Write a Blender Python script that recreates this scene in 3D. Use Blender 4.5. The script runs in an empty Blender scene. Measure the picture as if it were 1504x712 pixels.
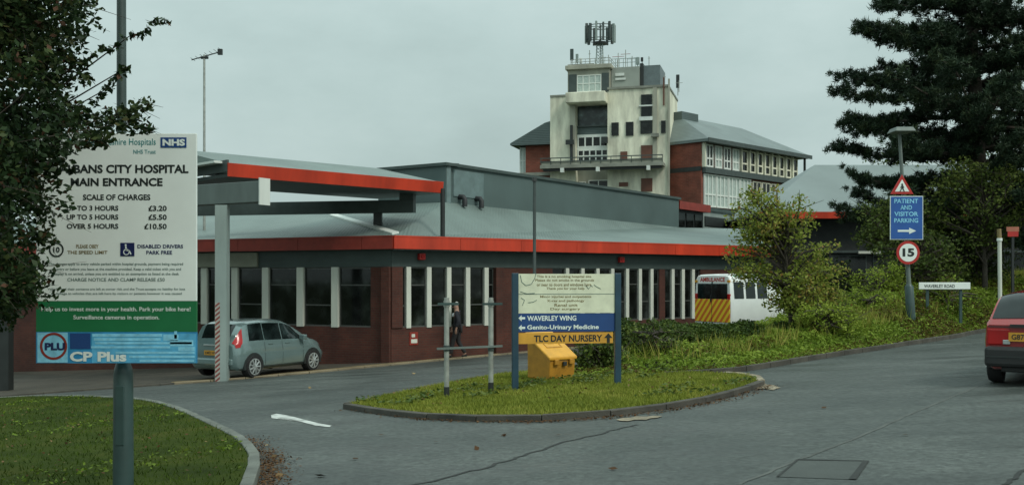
import bpy, bmesh, math, random
import numpy as np
from mathutils import Matrix, Vector
random.seed(7); RNG = np.random.default_rng(11)
scene = bpy.context.scene
COL = scene.collection
PI = math.pi
R = math.radians
F = 1500.0; EYE = 1.6; CX = 752.0; HY = 410.0      # focal length in photo pixels, eye height, horizon

# ------------------------------------------------------------------ measuring helpers
def at(px, py, Y):
    return Vector(((px - CX) / F * Y, Y, EYE + (HY - py) / F * Y))
def gz(x, y):
    def soft(t, lo, hi, k):
        t = np.asarray(t, float)
        t = np.where(t > hi, hi + k * np.tanh((t - hi) / k), t)
        return np.where(t < lo, lo - k * np.tanh((lo - t) / k), t)
    return 0.051 * soft(x, -22, 28, 14) - 0.0243 * soft(y, -12, 55, 20)
def gzf(x, y): return float(gz(x, y))
def G(px, py):
    u = (px - CX) / F
    Y = EYE / ((py - HY) / F + 0.051 * u - 0.0243)
    return (u * Y, Y)

# ------------------------------------------------------------------ materials
MATS = {}
def newmat(name):
    m = bpy.data.materials.new(name); m.use_nodes = True
    nt = m.node_tree; nt.nodes.clear()
    out = nt.nodes.new('ShaderNodeOutputMaterial'); b = nt.nodes.new('ShaderNodeBsdfPrincipled')
    nt.links.new(b.outputs[0], out.inputs[0]); MATS[name] = m
    return m, nt, b
def N(nt, t, **kw):
    n = nt.nodes.new(t)
    for k, v in kw.items():
        if k in n.inputs: n.inputs[k].default_value = v
        else: setattr(n, k, v)
    return n
def ramp(nt, stops):
    r = nt.nodes.new('ShaderNodeValToRGB'); e = r.color_ramp.elements
    while len(e) < len(stops): e.new(0.5)
    for i, (p, c) in enumerate(stops):
        e[i].position = p; e[i].color = (*c, 1)
    return r
def coords(nt, scale=(1, 1, 1), kind='Object'):
    tc = nt.nodes.new('ShaderNodeTexCoord'); mp = nt.nodes.new('ShaderNodeMapping')
    mp.inputs['Scale'].default_value = scale
    nt.links.new(tc.outputs[kind], mp.inputs[0]); return mp.outputs[0]
def sc(c, k): return tuple(max(0, min(1, x * k)) for x in c)
def plain(name, c, rough=0.6, var=0.18, scale=3.0, bump=0.0, metal=0.0, spec=0.5, streak=False, bscale=60, coat=0.0):
    m, nt, b = newmat(name)
    v = coords(nt, (1, 1, 0.25) if streak else (1, 1, 1))
    n = N(nt, 'ShaderNodeTexNoise', Scale=scale, Detail=6.0, Roughness=0.6); nt.links.new(v, n.inputs['Vector'])
    r = ramp(nt, [(0.3, sc(c, 1 - var)), (0.7, sc(c, 1 + var))])
    nt.links.new(n.outputs[0], r.inputs[0]); nt.links.new(r.outputs[0], b.inputs['Base Color'])
    b.inputs['Roughness'].default_value = rough; b.inputs['Metallic'].default_value = metal
    b.inputs['Specular IOR Level'].default_value = spec; b.inputs['Coat Weight'].default_value = coat
    if bump:
        n2 = N(nt, 'ShaderNodeTexNoise', Scale=bscale, Detail=4.0); nt.links.new(v, n2.inputs['Vector'])
        bp = N(nt, 'ShaderNodeBump', Strength=bump, Distance=0.02); nt.links.new(n2.outputs[0], bp.inputs['Height'])
        nt.links.new(bp.outputs[0], b.inputs['Normal'])
    return m
def brick(name, c1, c2, mortar, axes='XZ', sc_=1.0):
    m, nt, b = newmat(name)
    tc = nt.nodes.new('ShaderNodeTexCoord'); sp = nt.nodes.new('ShaderNodeSeparateXYZ'); cb = nt.nodes.new('ShaderNodeCombineXYZ')
    nt.links.new(tc.outputs['Object'], sp.inputs[0])
    add = N(nt, 'ShaderNodeMath', operation='ADD'); nt.links.new(sp.outputs[0], add.inputs[0]); nt.links.new(sp.outputs[1], add.inputs[1])
    nt.links.new(add.outputs[0], cb.inputs[0]); nt.links.new(sp.outputs[2], cb.inputs[1])
    t = nt.nodes.new('ShaderNodeTexBrick'); nt.links.new(cb.outputs[0], t.inputs['Vector'])
    t.inputs['Color1'].default_value = (*c1, 1); t.inputs['Color2'].default_value = (*c2, 1); t.inputs['Mortar'].default_value = (*mortar, 1)
    t.inputs['Scale'].default_value = 1.0; t.inputs['Mortar Size'].default_value = 0.008
    t.inputs['Brick Width'].default_value = 0.225 * sc_; t.inputs['Row Height'].default_value = 0.075 * sc_
    n = N(nt, 'ShaderNodeTexNoise', Scale=1.3, Detail=6.0); nt.links.new(tc.outputs['Object'], n.inputs['Vector'])
    r = ramp(nt, [(0.3, (0.62, 0.62, 0.62)), (0.7, (1.15, 1.1, 1.05))])
    nt.links.new(n.outputs[0], r.inputs[0])
    mx = N(nt, 'ShaderNodeMix', data_type='RGBA', blend_type='MULTIPLY'); mx.inputs[0].default_value = 1
    nt.links.new(t.outputs[0], mx.inputs[6]); nt.links.new(r.outputs[0], mx.inputs[7]); nt.links.new(mx.outputs[2], b.inputs['Base Color'])
    b.inputs['Roughness'].default_value = 0.85
    bp = N(nt, 'ShaderNodeBump', Strength=0.4, Distance=0.01); nt.links.new(t.outputs['Fac'], bp.inputs['Height']); bp.invert = True
    nt.links.new(bp.outputs[0], b.inputs['Normal'])
    return m
def glass(name, c, rough=0.06, spec=0.5):
    m, nt, b = newmat(name)
    v = coords(nt); n = N(nt, 'ShaderNodeTexNoise', Scale=1.7, Detail=5.0); nt.links.new(v, n.inputs['Vector'])
    r = ramp(nt, [(0.4, sc(c, 0.5)), (0.58, sc(c, 1.5)), (0.74, sc(c, 5.0))]); nt.links.new(n.outputs[0], r.inputs[0]); nt.links.new(r.outputs[0], b.inputs['Base Color'])  # lighter smears in the colour stand for reflections and interiors
    b.inputs['Roughness'].default_value = rough; b.inputs['Specular IOR Level'].default_value = spec
    return m
def leafmat(name, stops, rough=0.55, trans=0.25):
    m, nt, b = newmat(name)
    a = nt.nodes.new('ShaderNodeAttribute'); a.attribute_name = 'tone'
    r = ramp(nt, stops); nt.links.new(a.outputs['Fac'], r.inputs[0]); nt.links.new(r.outputs[0], b.inputs['Base Color'])
    b.inputs['Roughness'].default_value = rough; b.inputs['Specular IOR Level'].default_value = 0.14
    if trans:
        tr = nt.nodes.new('ShaderNodeBsdfTranslucent'); nt.links.new(r.outputs[0], tr.inputs[0])
        mx = nt.nodes.new('ShaderNodeMixShader'); mx.inputs[0].default_value = trans
        out = [n for n in nt.nodes if n.type == 'OUTPUT_MATERIAL'][0]
        nt.links.new(b.outputs[0], mx.inputs[1]); nt.links.new(tr.outputs[0], mx.inputs[2]); nt.links.new(mx.outputs[0], out.inputs[0])
    return m
def asphalt():
    m, nt, b = newmat('asphalt')
    v = coords(nt)
    big = N(nt, 'ShaderNodeTexNoise', Scale=0.35, Detail=8.0, Roughness=0.65); nt.links.new(v, big.inputs['Vector'])
    v2 = coords(nt, (0.5, 2.0, 1)); 
    mp = v2.node; mp.inputs['Rotation'].default_value = (0, 0, R(40))
    track = N(nt, 'ShaderNodeTexNoise', Scale=0.9, Detail=5.0); nt.links.new(v2, track.inputs['Vector'])
    fine = N(nt, 'ShaderNodeTexNoise', Scale=14.0, Detail=12.0, Roughness=0.9); nt.links.new(v, fine.inputs['Vector'])
    r1 = ramp(nt, [(0.30, (0.038, 0.047, 0.043)), (0.5, (0.058, 0.068, 0.062)), (0.70, (0.088, 0.099, 0.091))])
    nt.links.new(big.outputs[0], r1.inputs[0])
    r2 = ramp(nt, [(0.3, (0.78,) * 3), (0.7, (1.22,) * 3)]); nt.links.new(track.outputs[0], r2.inputs[0])
    r3 = ramp(nt, [(0.40, (0.40,) * 3), (0.5, (0.95,) * 3), (0.60, (1.75,) * 3)]); nt.links.new(fine.outputs[0], r3.inputs[0])
    a = N(nt, 'ShaderNodeMix', data_type='RGBA', blend_type='MULTIPLY'); a.inputs[0].default_value = 1
    c = N(nt, 'ShaderNodeMix', data_type='RGBA', blend_type='MULTIPLY'); c.inputs[0].default_value = 1
    nt.links.new(r1.outputs[0], a.inputs[6]); nt.links.new(r2.outputs[0], a.inputs[7])
    nt.links.new(a.outputs[2], c.inputs[6]); nt.links.new(r3.outputs[0], c.inputs[7]); nt.links.new(c.outputs[2], b.inputs['Base Color']); b.inputs['Specular IOR Level'].default_value = 0.44
    rr = ramp(nt, [(0.35, (0.42,) * 3), (0.65, (0.72,) * 3)]); nt.links.new(track.outputs[0], rr.inputs[0]); nt.links.new(rr.outputs[0], b.inputs['Roughness'])
    bp = N(nt, 'ShaderNodeBump', Strength=0.6, Distance=0.008); nt.links.new(fine.outputs[0], bp.inputs['Height']); nt.links.new(bp.outputs[0], b.inputs['Normal'])
    return m
def grassmat(name, stops, scale=0.8):
    m, nt, b = newmat(name)
    v = coords(nt)
    n = N(nt, 'ShaderNodeTexNoise', Scale=scale, Detail=9.0, Roughness=0.7); nt.links.new(v, n.inputs['Vector'])
    r = ramp(nt, stops); nt.links.new(n.outputs[0], r.inputs[0]); nt.links.new(r.outputs[0], b.inputs['Base Color'])
    b.inputs['Roughness'].default_value = 0.9; b.inputs['Specular IOR Level'].default_value = 0.08
    n2 = N(nt, 'ShaderNodeTexNoise', Scale=40.0, Detail=5.0); nt.links.new(v, n2.inputs['Vector'])
    bp = N(nt, 'ShaderNodeBump', Strength=0.9, Distance=0.04); nt.links.new(n2.outputs[0], bp.inputs['Height']); nt.links.new(bp.outputs[0], b.inputs['Normal'])
    return m
def stripes(name, c1, c2, freq, ang=0.0, angx=0.0):
    m, nt, b = newmat(name)
    v = coords(nt); v.node.inputs['Rotation'].default_value = (angx, ang, 0)
    w = N(nt, 'ShaderNodeTexWave', wave_type='BANDS', bands_direction='Z', Scale=freq); nt.links.new(v, w.inputs['Vector'])
    r = ramp(nt, [(0.0, c1), (0.5, c2)]); r.color_ramp.interpolation = 'CONSTANT'
    nt.links.new(w.outputs[0], r.inputs[0]); nt.links.new(r.outputs[0], b.inputs['Base Color']); b.inputs['Roughness'].default_value = 0.5
    return m
def profiled(name, c, freq, rough=0.45, axis='X'):        # ribbed metal sheet
    m, nt, b = newmat(name)
    v = coords(nt)
    w = N(nt, 'ShaderNodeTexWave', wave_type='BANDS', bands_direction=axis, Scale=freq); nt.links.new(v, w.inputs['Vector'])
    n = N(nt, 'ShaderNodeTexNoise', Scale=0.5, Detail=6.0); nt.links.new(v, n.inputs['Vector'])
    r = ramp(nt, [(0.3, sc(c, 0.82)), (0.7, sc(c, 1.18))]); nt.links.new(n.outputs[0], r.inputs[0]); nt.links.new(r.outputs[0], b.inputs['Base Color'])
    bp = N(nt, 'ShaderNodeBump', Strength=0.35, Distance=0.03); nt.links.new(w.outputs[0], bp.inputs['Height']); nt.links.new(bp.outputs[0], b.inputs['Normal'])
    b.inputs['Roughness'].default_value = rough
    return m

M_ASPH = asphalt()
M_LAWN = grassmat('lawn', [(0.3, (0.022, 0.036, 0.006)), (0.5, (0.042, 0.062, 0.009)), (0.72, (0.08, 0.085, 0.016))])
M_LAWN2 = grassmat('verge', [(0.3, (0.10, 0.115, 0.020)), (0.5, (0.16, 0.165, 0.032)), (0.72, (0.25, 0.20, 0.07))])
M_SOIL = grassmat('soil', [(0.3, (0.012, 0.014, 0.006)), (0.6, (0.028, 0.030, 0.012)), (0.8, (0.045, 0.035, 0.018))])
M_FIELD = grassmat('field', [(0.3, (0.02, 0.03, 0.01)), (0.6, (0.04, 0.055, 0.018)), (0.8, (0.05, 0.05, 0.02))], 0.05)
M_PAVE = plain('paving', (0.062, 0.055, 0.040), 0.75, 0.35, 1.1, 0.4)
M_KERB = plain('kerb_stone', (0.13, 0.14, 0.12), 0.75, 0.35, 2.2, 0.5)
M_KERBD = plain('kerb_stone_dirt_or_shade', (0.065, 0.06, 0.048), 0.8, 0.5, 1.6, 0.5)
M_TAN = plain('worn_tan_stone', (0.26, 0.22, 0.155), 0.85, 0.55, 4, 0.6)
M_CRACK = plain('crack_tar', (0.014, 0.016, 0.014), 0.7, 0.3)
M_SEAM = plain('seam_dust', (0.085, 0.093, 0.085), 0.85, 0.3)
M_PATCH = plain('patch_asphalt', (0.050, 0.058, 0.052), 0.6, 0.35, 1.2, 0.5, bscale=70)
M_LINE = plain('road_paint', (0.50, 0.52, 0.49), 0.7, 0.4, 5, 0.2)
M_BRICK = brick('red_brick', (0.076, 0.020, 0.013), (0.10, 0.028, 0.018), (0.07, 0.042, 0.031))
M_BRICKT = brick('tower_brick', (0.19, 0.052, 0.032), (0.24, 0.066, 0.042), (0.20, 0.12, 0.09), sc_=1.6)
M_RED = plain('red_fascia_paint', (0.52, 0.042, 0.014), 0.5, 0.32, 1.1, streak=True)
M_REDD = plain('dull_or_shaded_red', (0.25, 0.03, 0.018), 0.5, 0.2)
M_ROOF = profiled('grey_green_roof_sheet', (0.145, 0.19, 0.175), 3.0, 0.5)
M_BOX = profiled('blue_grey_cladding', (0.082, 0.122, 0.118), 6.0, 0.55)
M_BOXL = plain('pale_blue_grey_or_lit', (0.14, 0.20, 0.20), 0.5, 0.2)
M_DBAND = plain('dark_green_grey_band', (0.052, 0.075, 0.07), 0.55, 0.2, 1.5)
M_DARK = plain('dark_metal_and_shade', (0.022, 0.027, 0.026), 0.5, 0.25)
M_SOFF = plain('soffit_board', (0.06, 0.072, 0.066), 0.7, 0.15)
M_GREYST = plain('grey_painted_steel', (0.27, 0.33, 0.31), 0.45, 0.15, 2, streak=True)
M_DGREYST = plain('dark_grey_steel', (0.05, 0.068, 0.064), 0.5, 0.2)
M_GALV = plain('galvanised', (0.34, 0.36, 0.33), 0.5, 0.25, 6, metal=0.3)
M_WHITE = plain('white_panel', (0.68, 0.72, 0.67), 0.5, 0.10, 2, streak=True)
M_FIN = plain('cream_window_post', (0.62, 0.64, 0.56), 0.55, 0.14, 2, streak=True)
M_BEIGE = plain('beige_board', (0.24, 0.25, 0.19), 0.6, 0.12)
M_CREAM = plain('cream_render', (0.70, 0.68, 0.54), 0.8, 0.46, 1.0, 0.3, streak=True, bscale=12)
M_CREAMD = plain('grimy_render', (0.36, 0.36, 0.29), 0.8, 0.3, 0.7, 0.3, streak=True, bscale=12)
M_CONC = plain('concrete', (0.24, 0.25, 0.21), 0.85, 0.3, 1.0, 0.3)
M_SLATE = profiled('slate_roof', (0.075, 0.105, 0.102), 2.2, 0.5, 'Z')
M_SLATE2 = profiled('slate_light', (0.135, 0.17, 0.165), 2.2, 0.45, 'Z')
M_DOOR = plain('brown_door', (0.13, 0.05, 0.03), 0.6, 0.2)
M_GLASS = glass('dark_glass', (0.010, 0.012, 0.011), 0.05, 0.4)
M_GLASSG = glass('shade_glass', (0.055, 0.075, 0.075), 0.2)
M_BLIND = plain('pale_blind', (0.42, 0.5, 0.46), 0.5, 0.2, 8)
M_PALER = plain('pale_roof_sheet', (0.19, 0.23, 0.225), 0.55, 0.1, 0.4)
M_POST = plain('dark_teal_post', (0.035, 0.068, 0.064), 0.4, 0.2, 4)
M_POSTU = plain('upper_grey_post', (0.05, 0.075, 0.07), 0.45, 0.2, 4)
M_BLUEP = plain('deep_blue_post', (0.02, 0.055, 0.085), 0.4, 0.2)
M_SIGNW = plain('sign_white', (0.80, 0.86, 0.81), 0.45, 0.07, 1.5)
M_SIGNC = plain('sign_cream', (0.70, 0.73, 0.55), 0.5, 0.12, 5)
M_GREEN = plain('sign_green', (0.012, 0.16, 0.055), 0.45, 0.1)
M_SBLUE = plain('sign_blue', (0.03, 0.26, 0.50), 0.45, 0.35, 5)
M_SBLUE2 = plain('sign_light_blue', (0.25, 0.62, 0.80), 0.45, 0.25, 12)
M_NAVY = plain('sign_navy', (0.015, 0.06, 0.20), 0.45, 0.1)
M_NAVYD = plain('symbol_navy', (0.012, 0.02, 0.09), 0.45, 0.1)
M_ROYAL = plain('parking_blue', (0.02, 0.10, 0.36), 0.45, 0.12)
M_INK = plain('sign_ink', (0.015, 0.022, 0.02), 0.5, 0.1)
M_INKT = plain('teal_ink', (0.02, 0.22, 0.22), 0.5, 0.1)
M_INKG = plain('grey_ink', (0.10, 0.16, 0.14), 0.5, 0.2)
M_INKB = plain('brown_ink', (0.22, 0.17, 0.07), 0.5, 0.2)
M_PRINTW = plain('print_white', (0.75, 0.83, 0.78), 0.5, 0.05)
M_AMBER = plain('amber_panel', (0.62, 0.32, 0.04), 0.5, 0.18, 4)
M_BIN = plain('yellow_grp', (0.66, 0.33, 0.028), 0.45, 0.14, 4, 0.1)
M_BINP = plain('yellow_grp_darker', (0.42, 0.20, 0.02), 0.5, 0.2, 5)  # darker yellow for the bin body, hasps and lid panel
M_SRED = plain('sign_red', (0.45, 0.025, 0.02), 0.45, 0.1)
M_HAZ = stripes('red_white_stripe', (0.36, 0.36, 0.32), (0.20, 0.05, 0.04), 3.4, 0.7)
M_BARK = plain('bark', (0.06, 0.05, 0.038), 0.9, 0.4, 8, 0.8, bscale=30)
M_TYRE = plain('tyre', (0.012, 0.012, 0.012), 0.8, 0.2)
M_RIM = plain('alloy', (0.42, 0.45, 0.44), 0.35, 0.15, 8, metal=0.5)
M_CARG = plain('silver_green_paint', (0.185, 0.265, 0.262), 0.2, 0.05, 2, coat=1.0, metal=0.35)
M_CARR = plain('red_car_paint', (0.30, 0.018, 0.018), 0.2, 0.06, 2, coat=1.0)
M_CARK = plain('dark_car_paint', (0.012, 0.014, 0.016), 0.3, 0.05, coat=0.5)
M_VANW = plain('white_van_paint', (0.76, 0.79, 0.77), 0.35, 0.05, coat=0.3)
M_PLAST = plain('black_plastic', (0.018, 0.019, 0.019), 0.6, 0.15)
M_CGLASS = glass('car_glass', (0.010, 0.016, 0.016), 0.04, 0.5)
M_LAMP = plain('tail_lamp_red', (0.40, 0.012, 0.012), 0.2, 0.15)
M_PLATE = plain('yellow_plate', (0.62, 0.30, 0.03), 0.45, 0.08)
M_CHEV = stripes('yellow_orange_chevron', (0.80, 0.55, 0.03), (0.62, 0.15, 0.02), 1.5, 0, 0.85)
M_VGREEN = plain('van_green_band', (0.03, 0.20, 0.08), 0.4, 0.15)
M_SUIT = plain('dark_suit', (0.014, 0.015, 0.021), 0.85, 0.2)
M_SUITB = plain('dark_trousers', (0.02, 0.019, 0.02), 0.85, 0.2)
M_SKIN = plain('skin', (0.38, 0.22, 0.16), 0.6, 0.06)
M_HAIR = plain('grey_hair', (0.42, 0.42, 0.40), 0.7, 0.2)
M_SHIRT = plain('shirt', (0.62, 0.66, 0.68), 0.8, 0.06)
M_DUCT = plain('dark_duct', (0.02, 0.022, 0.024), 0.6, 0.15)
M_PLANT = profiled('plant_louvre', (0.30, 0.33, 0.29), 5.0, 0.6, 'Z')
M_PLANTB = plain('plant_blue_grey', (0.13, 0.165, 0.17), 0.5, 0.2)
L_NEAR = leafmat('near_leaf', [(0.0, (0.014, 0.030, 0.013)), (0.6, (0.032, 0.058, 0.020)), (0.93, (0.06, 0.078, 0.024)), (1.0, (0.10, 0.05, 0.028))], 0.5, 0.15)
L_TREE = leafmat('olive_leaf', [(0.0, (0.07, 0.10, 0.016)), (0.5, (0.19, 0.245, 0.038)), (0.85, (0.36, 0.39, 0.085)), (1.0, (0.34, 0.20, 0.06))], 0.55, 0.42)
L_PINE = leafmat('pine_needle', [(0.0, (0.014, 0.026, 0.016)), (0.7, (0.034, 0.058, 0.030)), (1.0, (0.065, 0.085, 0.036))], 0.6, 0.0)
L_HEDGE = leafmat('hedge_leaf', [(0.0, (0.022, 0.044, 0.010)), (0.6, (0.070, 0.110, 0.022)), (1.0, (0.15, 0.18, 0.04))], 0.5, 0.2)
L_COVER = leafmat('cover_leaf', [(0.0, (0.13, 0.075, 0.022)), (0.22, (0.07, 0.095, 0.016)), (0.55, (0.165, 0.245, 0.028)), (1.0, (0.32, 0.39, 0.06))], 0.55, 0.3)
L_BUSH = leafmat('dull_bush_leaf', [(0.0, (0.022, 0.040, 0.011)), (0.6, (0.07, 0.105, 0.024)), (1.0, (0.14, 0.175, 0.04))], 0.6, 0.2)
L_BLADE = leafmat('grass_blade', [(0.0, (0.022, 0.040, 0.005)), (0.6, (0.056, 0.098, 0.009)), (1.0, (0.125, 0.13, 0.022))], 0.6, 0.2)
L_BLADE2 = leafmat('verge_blade', [(0.0, (0.11, 0.145, 0.020)), (0.55, (0.225, 0.26, 0.038)), (1.0, (0.40, 0.34, 0.09))], 0.6, 0.2)
L_DEAD = leafmat('dead_leaf', [(0.0, (0.05, 0.028, 0.014)), (0.6, (0.11, 0.055, 0.024)), (1.0, (0.28, 0.20, 0.10))], 0.8, 0.0)

# ------------------------------------------------------------------ object helpers
WM = {}
def tag(o, label=None, cat=None, group=None, kind=None):
    if label: o['label'] = label
    if cat: o['category'] = cat
    if group: o['group'] = group
    if kind: o['kind'] = kind
    return o
def frame(p, xdir, z=None):
    """local x along xdir (horizontal), y = left of it (inward), z up"""
    x = Vector((xdir[0], xdir[1], 0)).normalized(); y = Vector((-x.y, x.x, 0))
    m = Matrix.Identity(4)
    m.col[0] = (*x, 0); m.col[1] = (*y, 0); m.col[2] = (0, 0, 1, 0); m.col[3] = (p[0], p[1], p[2] if len(p) > 2 else (z or 0), 1)
    return m
def thing(name, label, cat, M=None, group=None):
    o = bpy.data.objects.new(name, None); COL.objects.link(o)
    o.empty_display_size = 0.2
    if M is None: M = Matrix.Identity(4)
    if not isinstance(M, Matrix): M = Matrix.Translation(Vector(M))
    o.matrix_basis = M
    return tag(o, label, cat, group)
def finish(o, parent, M, smooth=False, bevel=0.0, angle=40):
    COL.objects.link(o)
    if parent is not None: o.parent = parent
    if M is not None: o.matrix_basis = M
    if smooth:
        o.data.shade_smooth(); o.data.set_sharp_from_angle(angle=R(angle))
    if bevel:
        b = o.modifiers.new('bevel', 'BEVEL'); b.width = bevel; b.segments = 2; b.limit_method = 'ANGLE'; b.angle_limit = R(35)
    return o
class MB:
    def __init__(s): s.v = []; s.f = []; s.m = []
    def add(s, vs, fs, mi=0):
        k = len(s.v); s.v += [tuple(p) for p in vs]; s.f += [tuple(i + k for i in f) for f in fs]; s.m += [mi] * len(fs); return s
    def box(s, x0, x1, y0, y1, z0, z1, mi=0):
        vs = [(x, y, z) for z in (z0, z1) for y in (y0, y1) for x in (x0, x1)]
        return s.add(vs, [(0, 2, 3, 1), (4, 5, 7, 6), (0, 1, 5, 4), (2, 6, 7, 3), (0, 4, 6, 2), (1, 3, 7, 5)], mi)
    def prism(s, a, b, mi=0):
        """solid between two equal-length loops of points (a seen counter-clockwise from outside)"""
        n = len(a); fs = [tuple(range(n)), tuple(range(2 * n - 1, n - 1, -1))]
        for i in range(n): j = (i + 1) % n; fs.append((j, i, n + i, n + j))
        return s.add(list(a) + list(b), fs, mi)
    def slab(s, pts, dz, mi=0):
        """polygon of 3-d points thickened straight down by dz"""
        return s.prism(pts, [(p[0], p[1], p[2] - dz) for p in pts], mi)
    def quad(s, pts, mi=0): return s.add(pts, [tuple(range(len(pts)))], mi)
    def tube(s, path, rad, n=8, mi=0, cap=True):
        path = [Vector(p) for p in path]
        if not hasattr(rad, '__len__'): rad = [rad] * len(path)
        k = len(s.v); up = None
        for i, p in enumerate(path):
            d = (path[min(i + 1, len(path) - 1)] - path[max(i - 1, 0)]).normalized()
            if up is None: up = d.orthogonal().normalized()
            up = (up - d * up.dot(d)).normalized(); w = d.cross(up)
            for j in range(n):
                a = 2 * PI * j / n; s.v.append(tuple(p + (up * math.cos(a) + w * math.sin(a)) * rad[i]))
        for i in range(len(path) - 1):
            for j in range(n):
                a = k + i * n + j; b = k + i * n + (j + 1) % n; s.f.append((a, b, b + n, a + n)); s.m.append(mi)
        if cap:
            s.f.append(tuple(range(k + n - 1, k - 1, -1))); s.m.append(mi)
            e = k + (len(path) - 1) * n; s.f.append(tuple(range(e, e + n))); s.m.append(mi)
        return s
    def disc(s, c, r, axis='y', n=20, t=0.01, mi=0, r0=0.0):
        """flat disc or ring, facing -axis"""
        pts = []
        for rr in ([r] if not r0 else [r, r0]):
            for k in range(n):
                a = 2 * PI * k / n; pts.append((rr * math.cos(a), rr * math.sin(a)))
        def P(q, d):
            return (c[0] + q[0], c[1] + d, c[2] + q[1]) if axis == 'y' else ((c[0] + d, c[1] + q[0], c[2] + q[1]) if axis == 'x' else (c[0] + q[0], c[1] + q[1], c[2] + d))
        if not r0: return s.prism([P(q, -t / 2) for q in pts], [P(q, t / 2) for q in pts], mi)
        vs = [P(q, -t / 2) for q in pts] + [P(q, t / 2) for q in pts]; fs = []
        for k in range(n):
            j = (k + 1) % n
            fs += [(k, j, n + j, n + k), (2 * n + k, 3 * n + k, 3 * n + j, 2 * n + j), (k, 2 * n + k, 2 * n + j, j), (n + k, n + j, 3 * n + j, 3 * n + k)]
        return s.add(vs, fs, mi)
    def build(s, name, mat, parent=None, M=None, smooth=False, bevel=0.0, angle=40):
        me = bpy.data.meshes.new(name); me.from_pydata(s.v, [], s.f)
        for m in (mat if isinstance(mat, (list, tuple)) else [mat]): me.materials.append(m)
        me.polygons.foreach_set('material_index', s.m); 
        bm = bmesh.new(); bm.from_mesh(me); bmesh.ops.recalc_face_normals(bm, faces=bm.faces); bm.to_mesh(me); bm.free()
        me.update()
        return finish(bpy.data.objects.new(name, me), parent, M, smooth, bevel, angle)
def np_obj(name, V, Fc, mat, parent=None, M=None, tone=None, smooth=False):
    """fast mesh from arrays; Fc is (n,3) or (n,4); tone = one value per face"""
    me = bpy.data.meshes.new(name); V = np.asarray(V, np.float32); Fc = np.asarray(Fc, np.int32); n, k = Fc.shape
    me.vertices.add(len(V)); me.vertices.foreach_set('co', V.ravel())
    me.loops.add(n * k); me.loops.foreach_set('vertex_index', Fc.ravel())
    me.polygons.add(n); me.polygons.foreach_set('loop_start', np.arange(0, n * k, k, dtype=np.int32))
    me.update(calc_edges=True); me.materials.append(mat)
    if tone is not None:
        at_ = me.attributes.new('tone', 'FLOAT', 'FACE'); at_.data.foreach_set('value', np.clip(tone, 0, 1).astype(np.float32))
    me.validate()
    return finish(bpy.data.objects.new(name, me), parent, M, smooth)
def leaf_quads(C, size, rng, flat=0.0, aspect=0.55, updir=None):
    """one diamond-ish folded leaf per centre"""
    n = len(C); size = np.broadcast_to(size, (n,))
    d = rng.normal(size=(n, 3)); d[:, 2] *= (1 - flat); d /= np.linalg.norm(d, axis=1)[:, None]
    e = rng.normal(size=(n, 3)); e[:, 2] *= (1 - flat); e -= d * (e * d).sum(1)[:, None]; e /= np.linalg.norm(e, axis=1)[:, None]
    L = d * size[:, None]; Wd = e * (size * aspect)[:, None]
    V = np.stack([C - L * .5, C - L * .05 + Wd * .5, C + L * .5, C - L * .05 - Wd * .5], 1).reshape(-1, 3)
    return V, np.arange(4 * n).reshape(n, 4)
def vnoise(P, f, seed=0):
    """cheap smooth noise 0..1 for point arrays"""
    r = np.random.default_rng(seed); out = 0
    for k in range(5):
        w = r.normal(size=(P.shape[1],)) * f * (1 + .5 * k); out = out + np.sin(P @ w + r.uniform(0, 6.28)) / (1 + .35 * k)
    return np.clip(0.5 + out / 5.2, 0, 1)
def text_mesh(s, x0, x1, z0, z1, y=0.0, bold=0.0):
    """lettering fitted to the rectangle x0..x1, z0..z1 in the plane y (faces -y)"""
    cu = bpy.data.curves.new('t', 'FONT'); cu.body = s; cu.size = 1; cu.offset = bold; cu.resolution_u = 3
    o = bpy.data.objects.new('t', cu); COL.objects.link(o)
    dg = bpy.context.evaluated_depsgraph_get(); me = bpy.data.meshes.new_from_object(o.evaluated_get(dg))
    V = np.array([v.co[:] for v in me.vertices]) if len(me.vertices) else np.zeros((1, 3)); Fs = [tuple(p.vertices) for p in me.polygons]
    bpy.data.objects.remove(o); bpy.data.curves.remove(cu); bpy.data.meshes.remove(me)
    lo = V.min(0); hi = V.max(0); w = max(hi[0] - lo[0], 1e-6); h = max(hi[1] - lo[1], 1e-6)
    P = [(x0 + (v[0] - lo[0]) / w * (x1 - x0), y, z0 + (v[1] - lo[1]) / h * (z1 - z0)) for v in V]
    return P, Fs
def text(parent, s, rect, mat, y, bold=0.02, name='lettering', M=None):
    if isinstance(s, (list, tuple)):
        return [text(parent, t, rc, mat, y, bold, name, M) for t, rc in zip(s, rect)]
    mb = MB(); P, Fs = text_mesh(s, *rect, y=y, bold=bold); mb.add(P, Fs)
    me = bpy.data.meshes.new(name); me.from_pydata(mb.v, [], mb.f); me.materials.append(mat); me.update()
    return finish(bpy.data.objects.new(name, me), parent, M)
def single(o, label, cat, group=None): return tag(o, label, cat, group)
def structure(o): o['kind'] = 'structure'; return o
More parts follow.
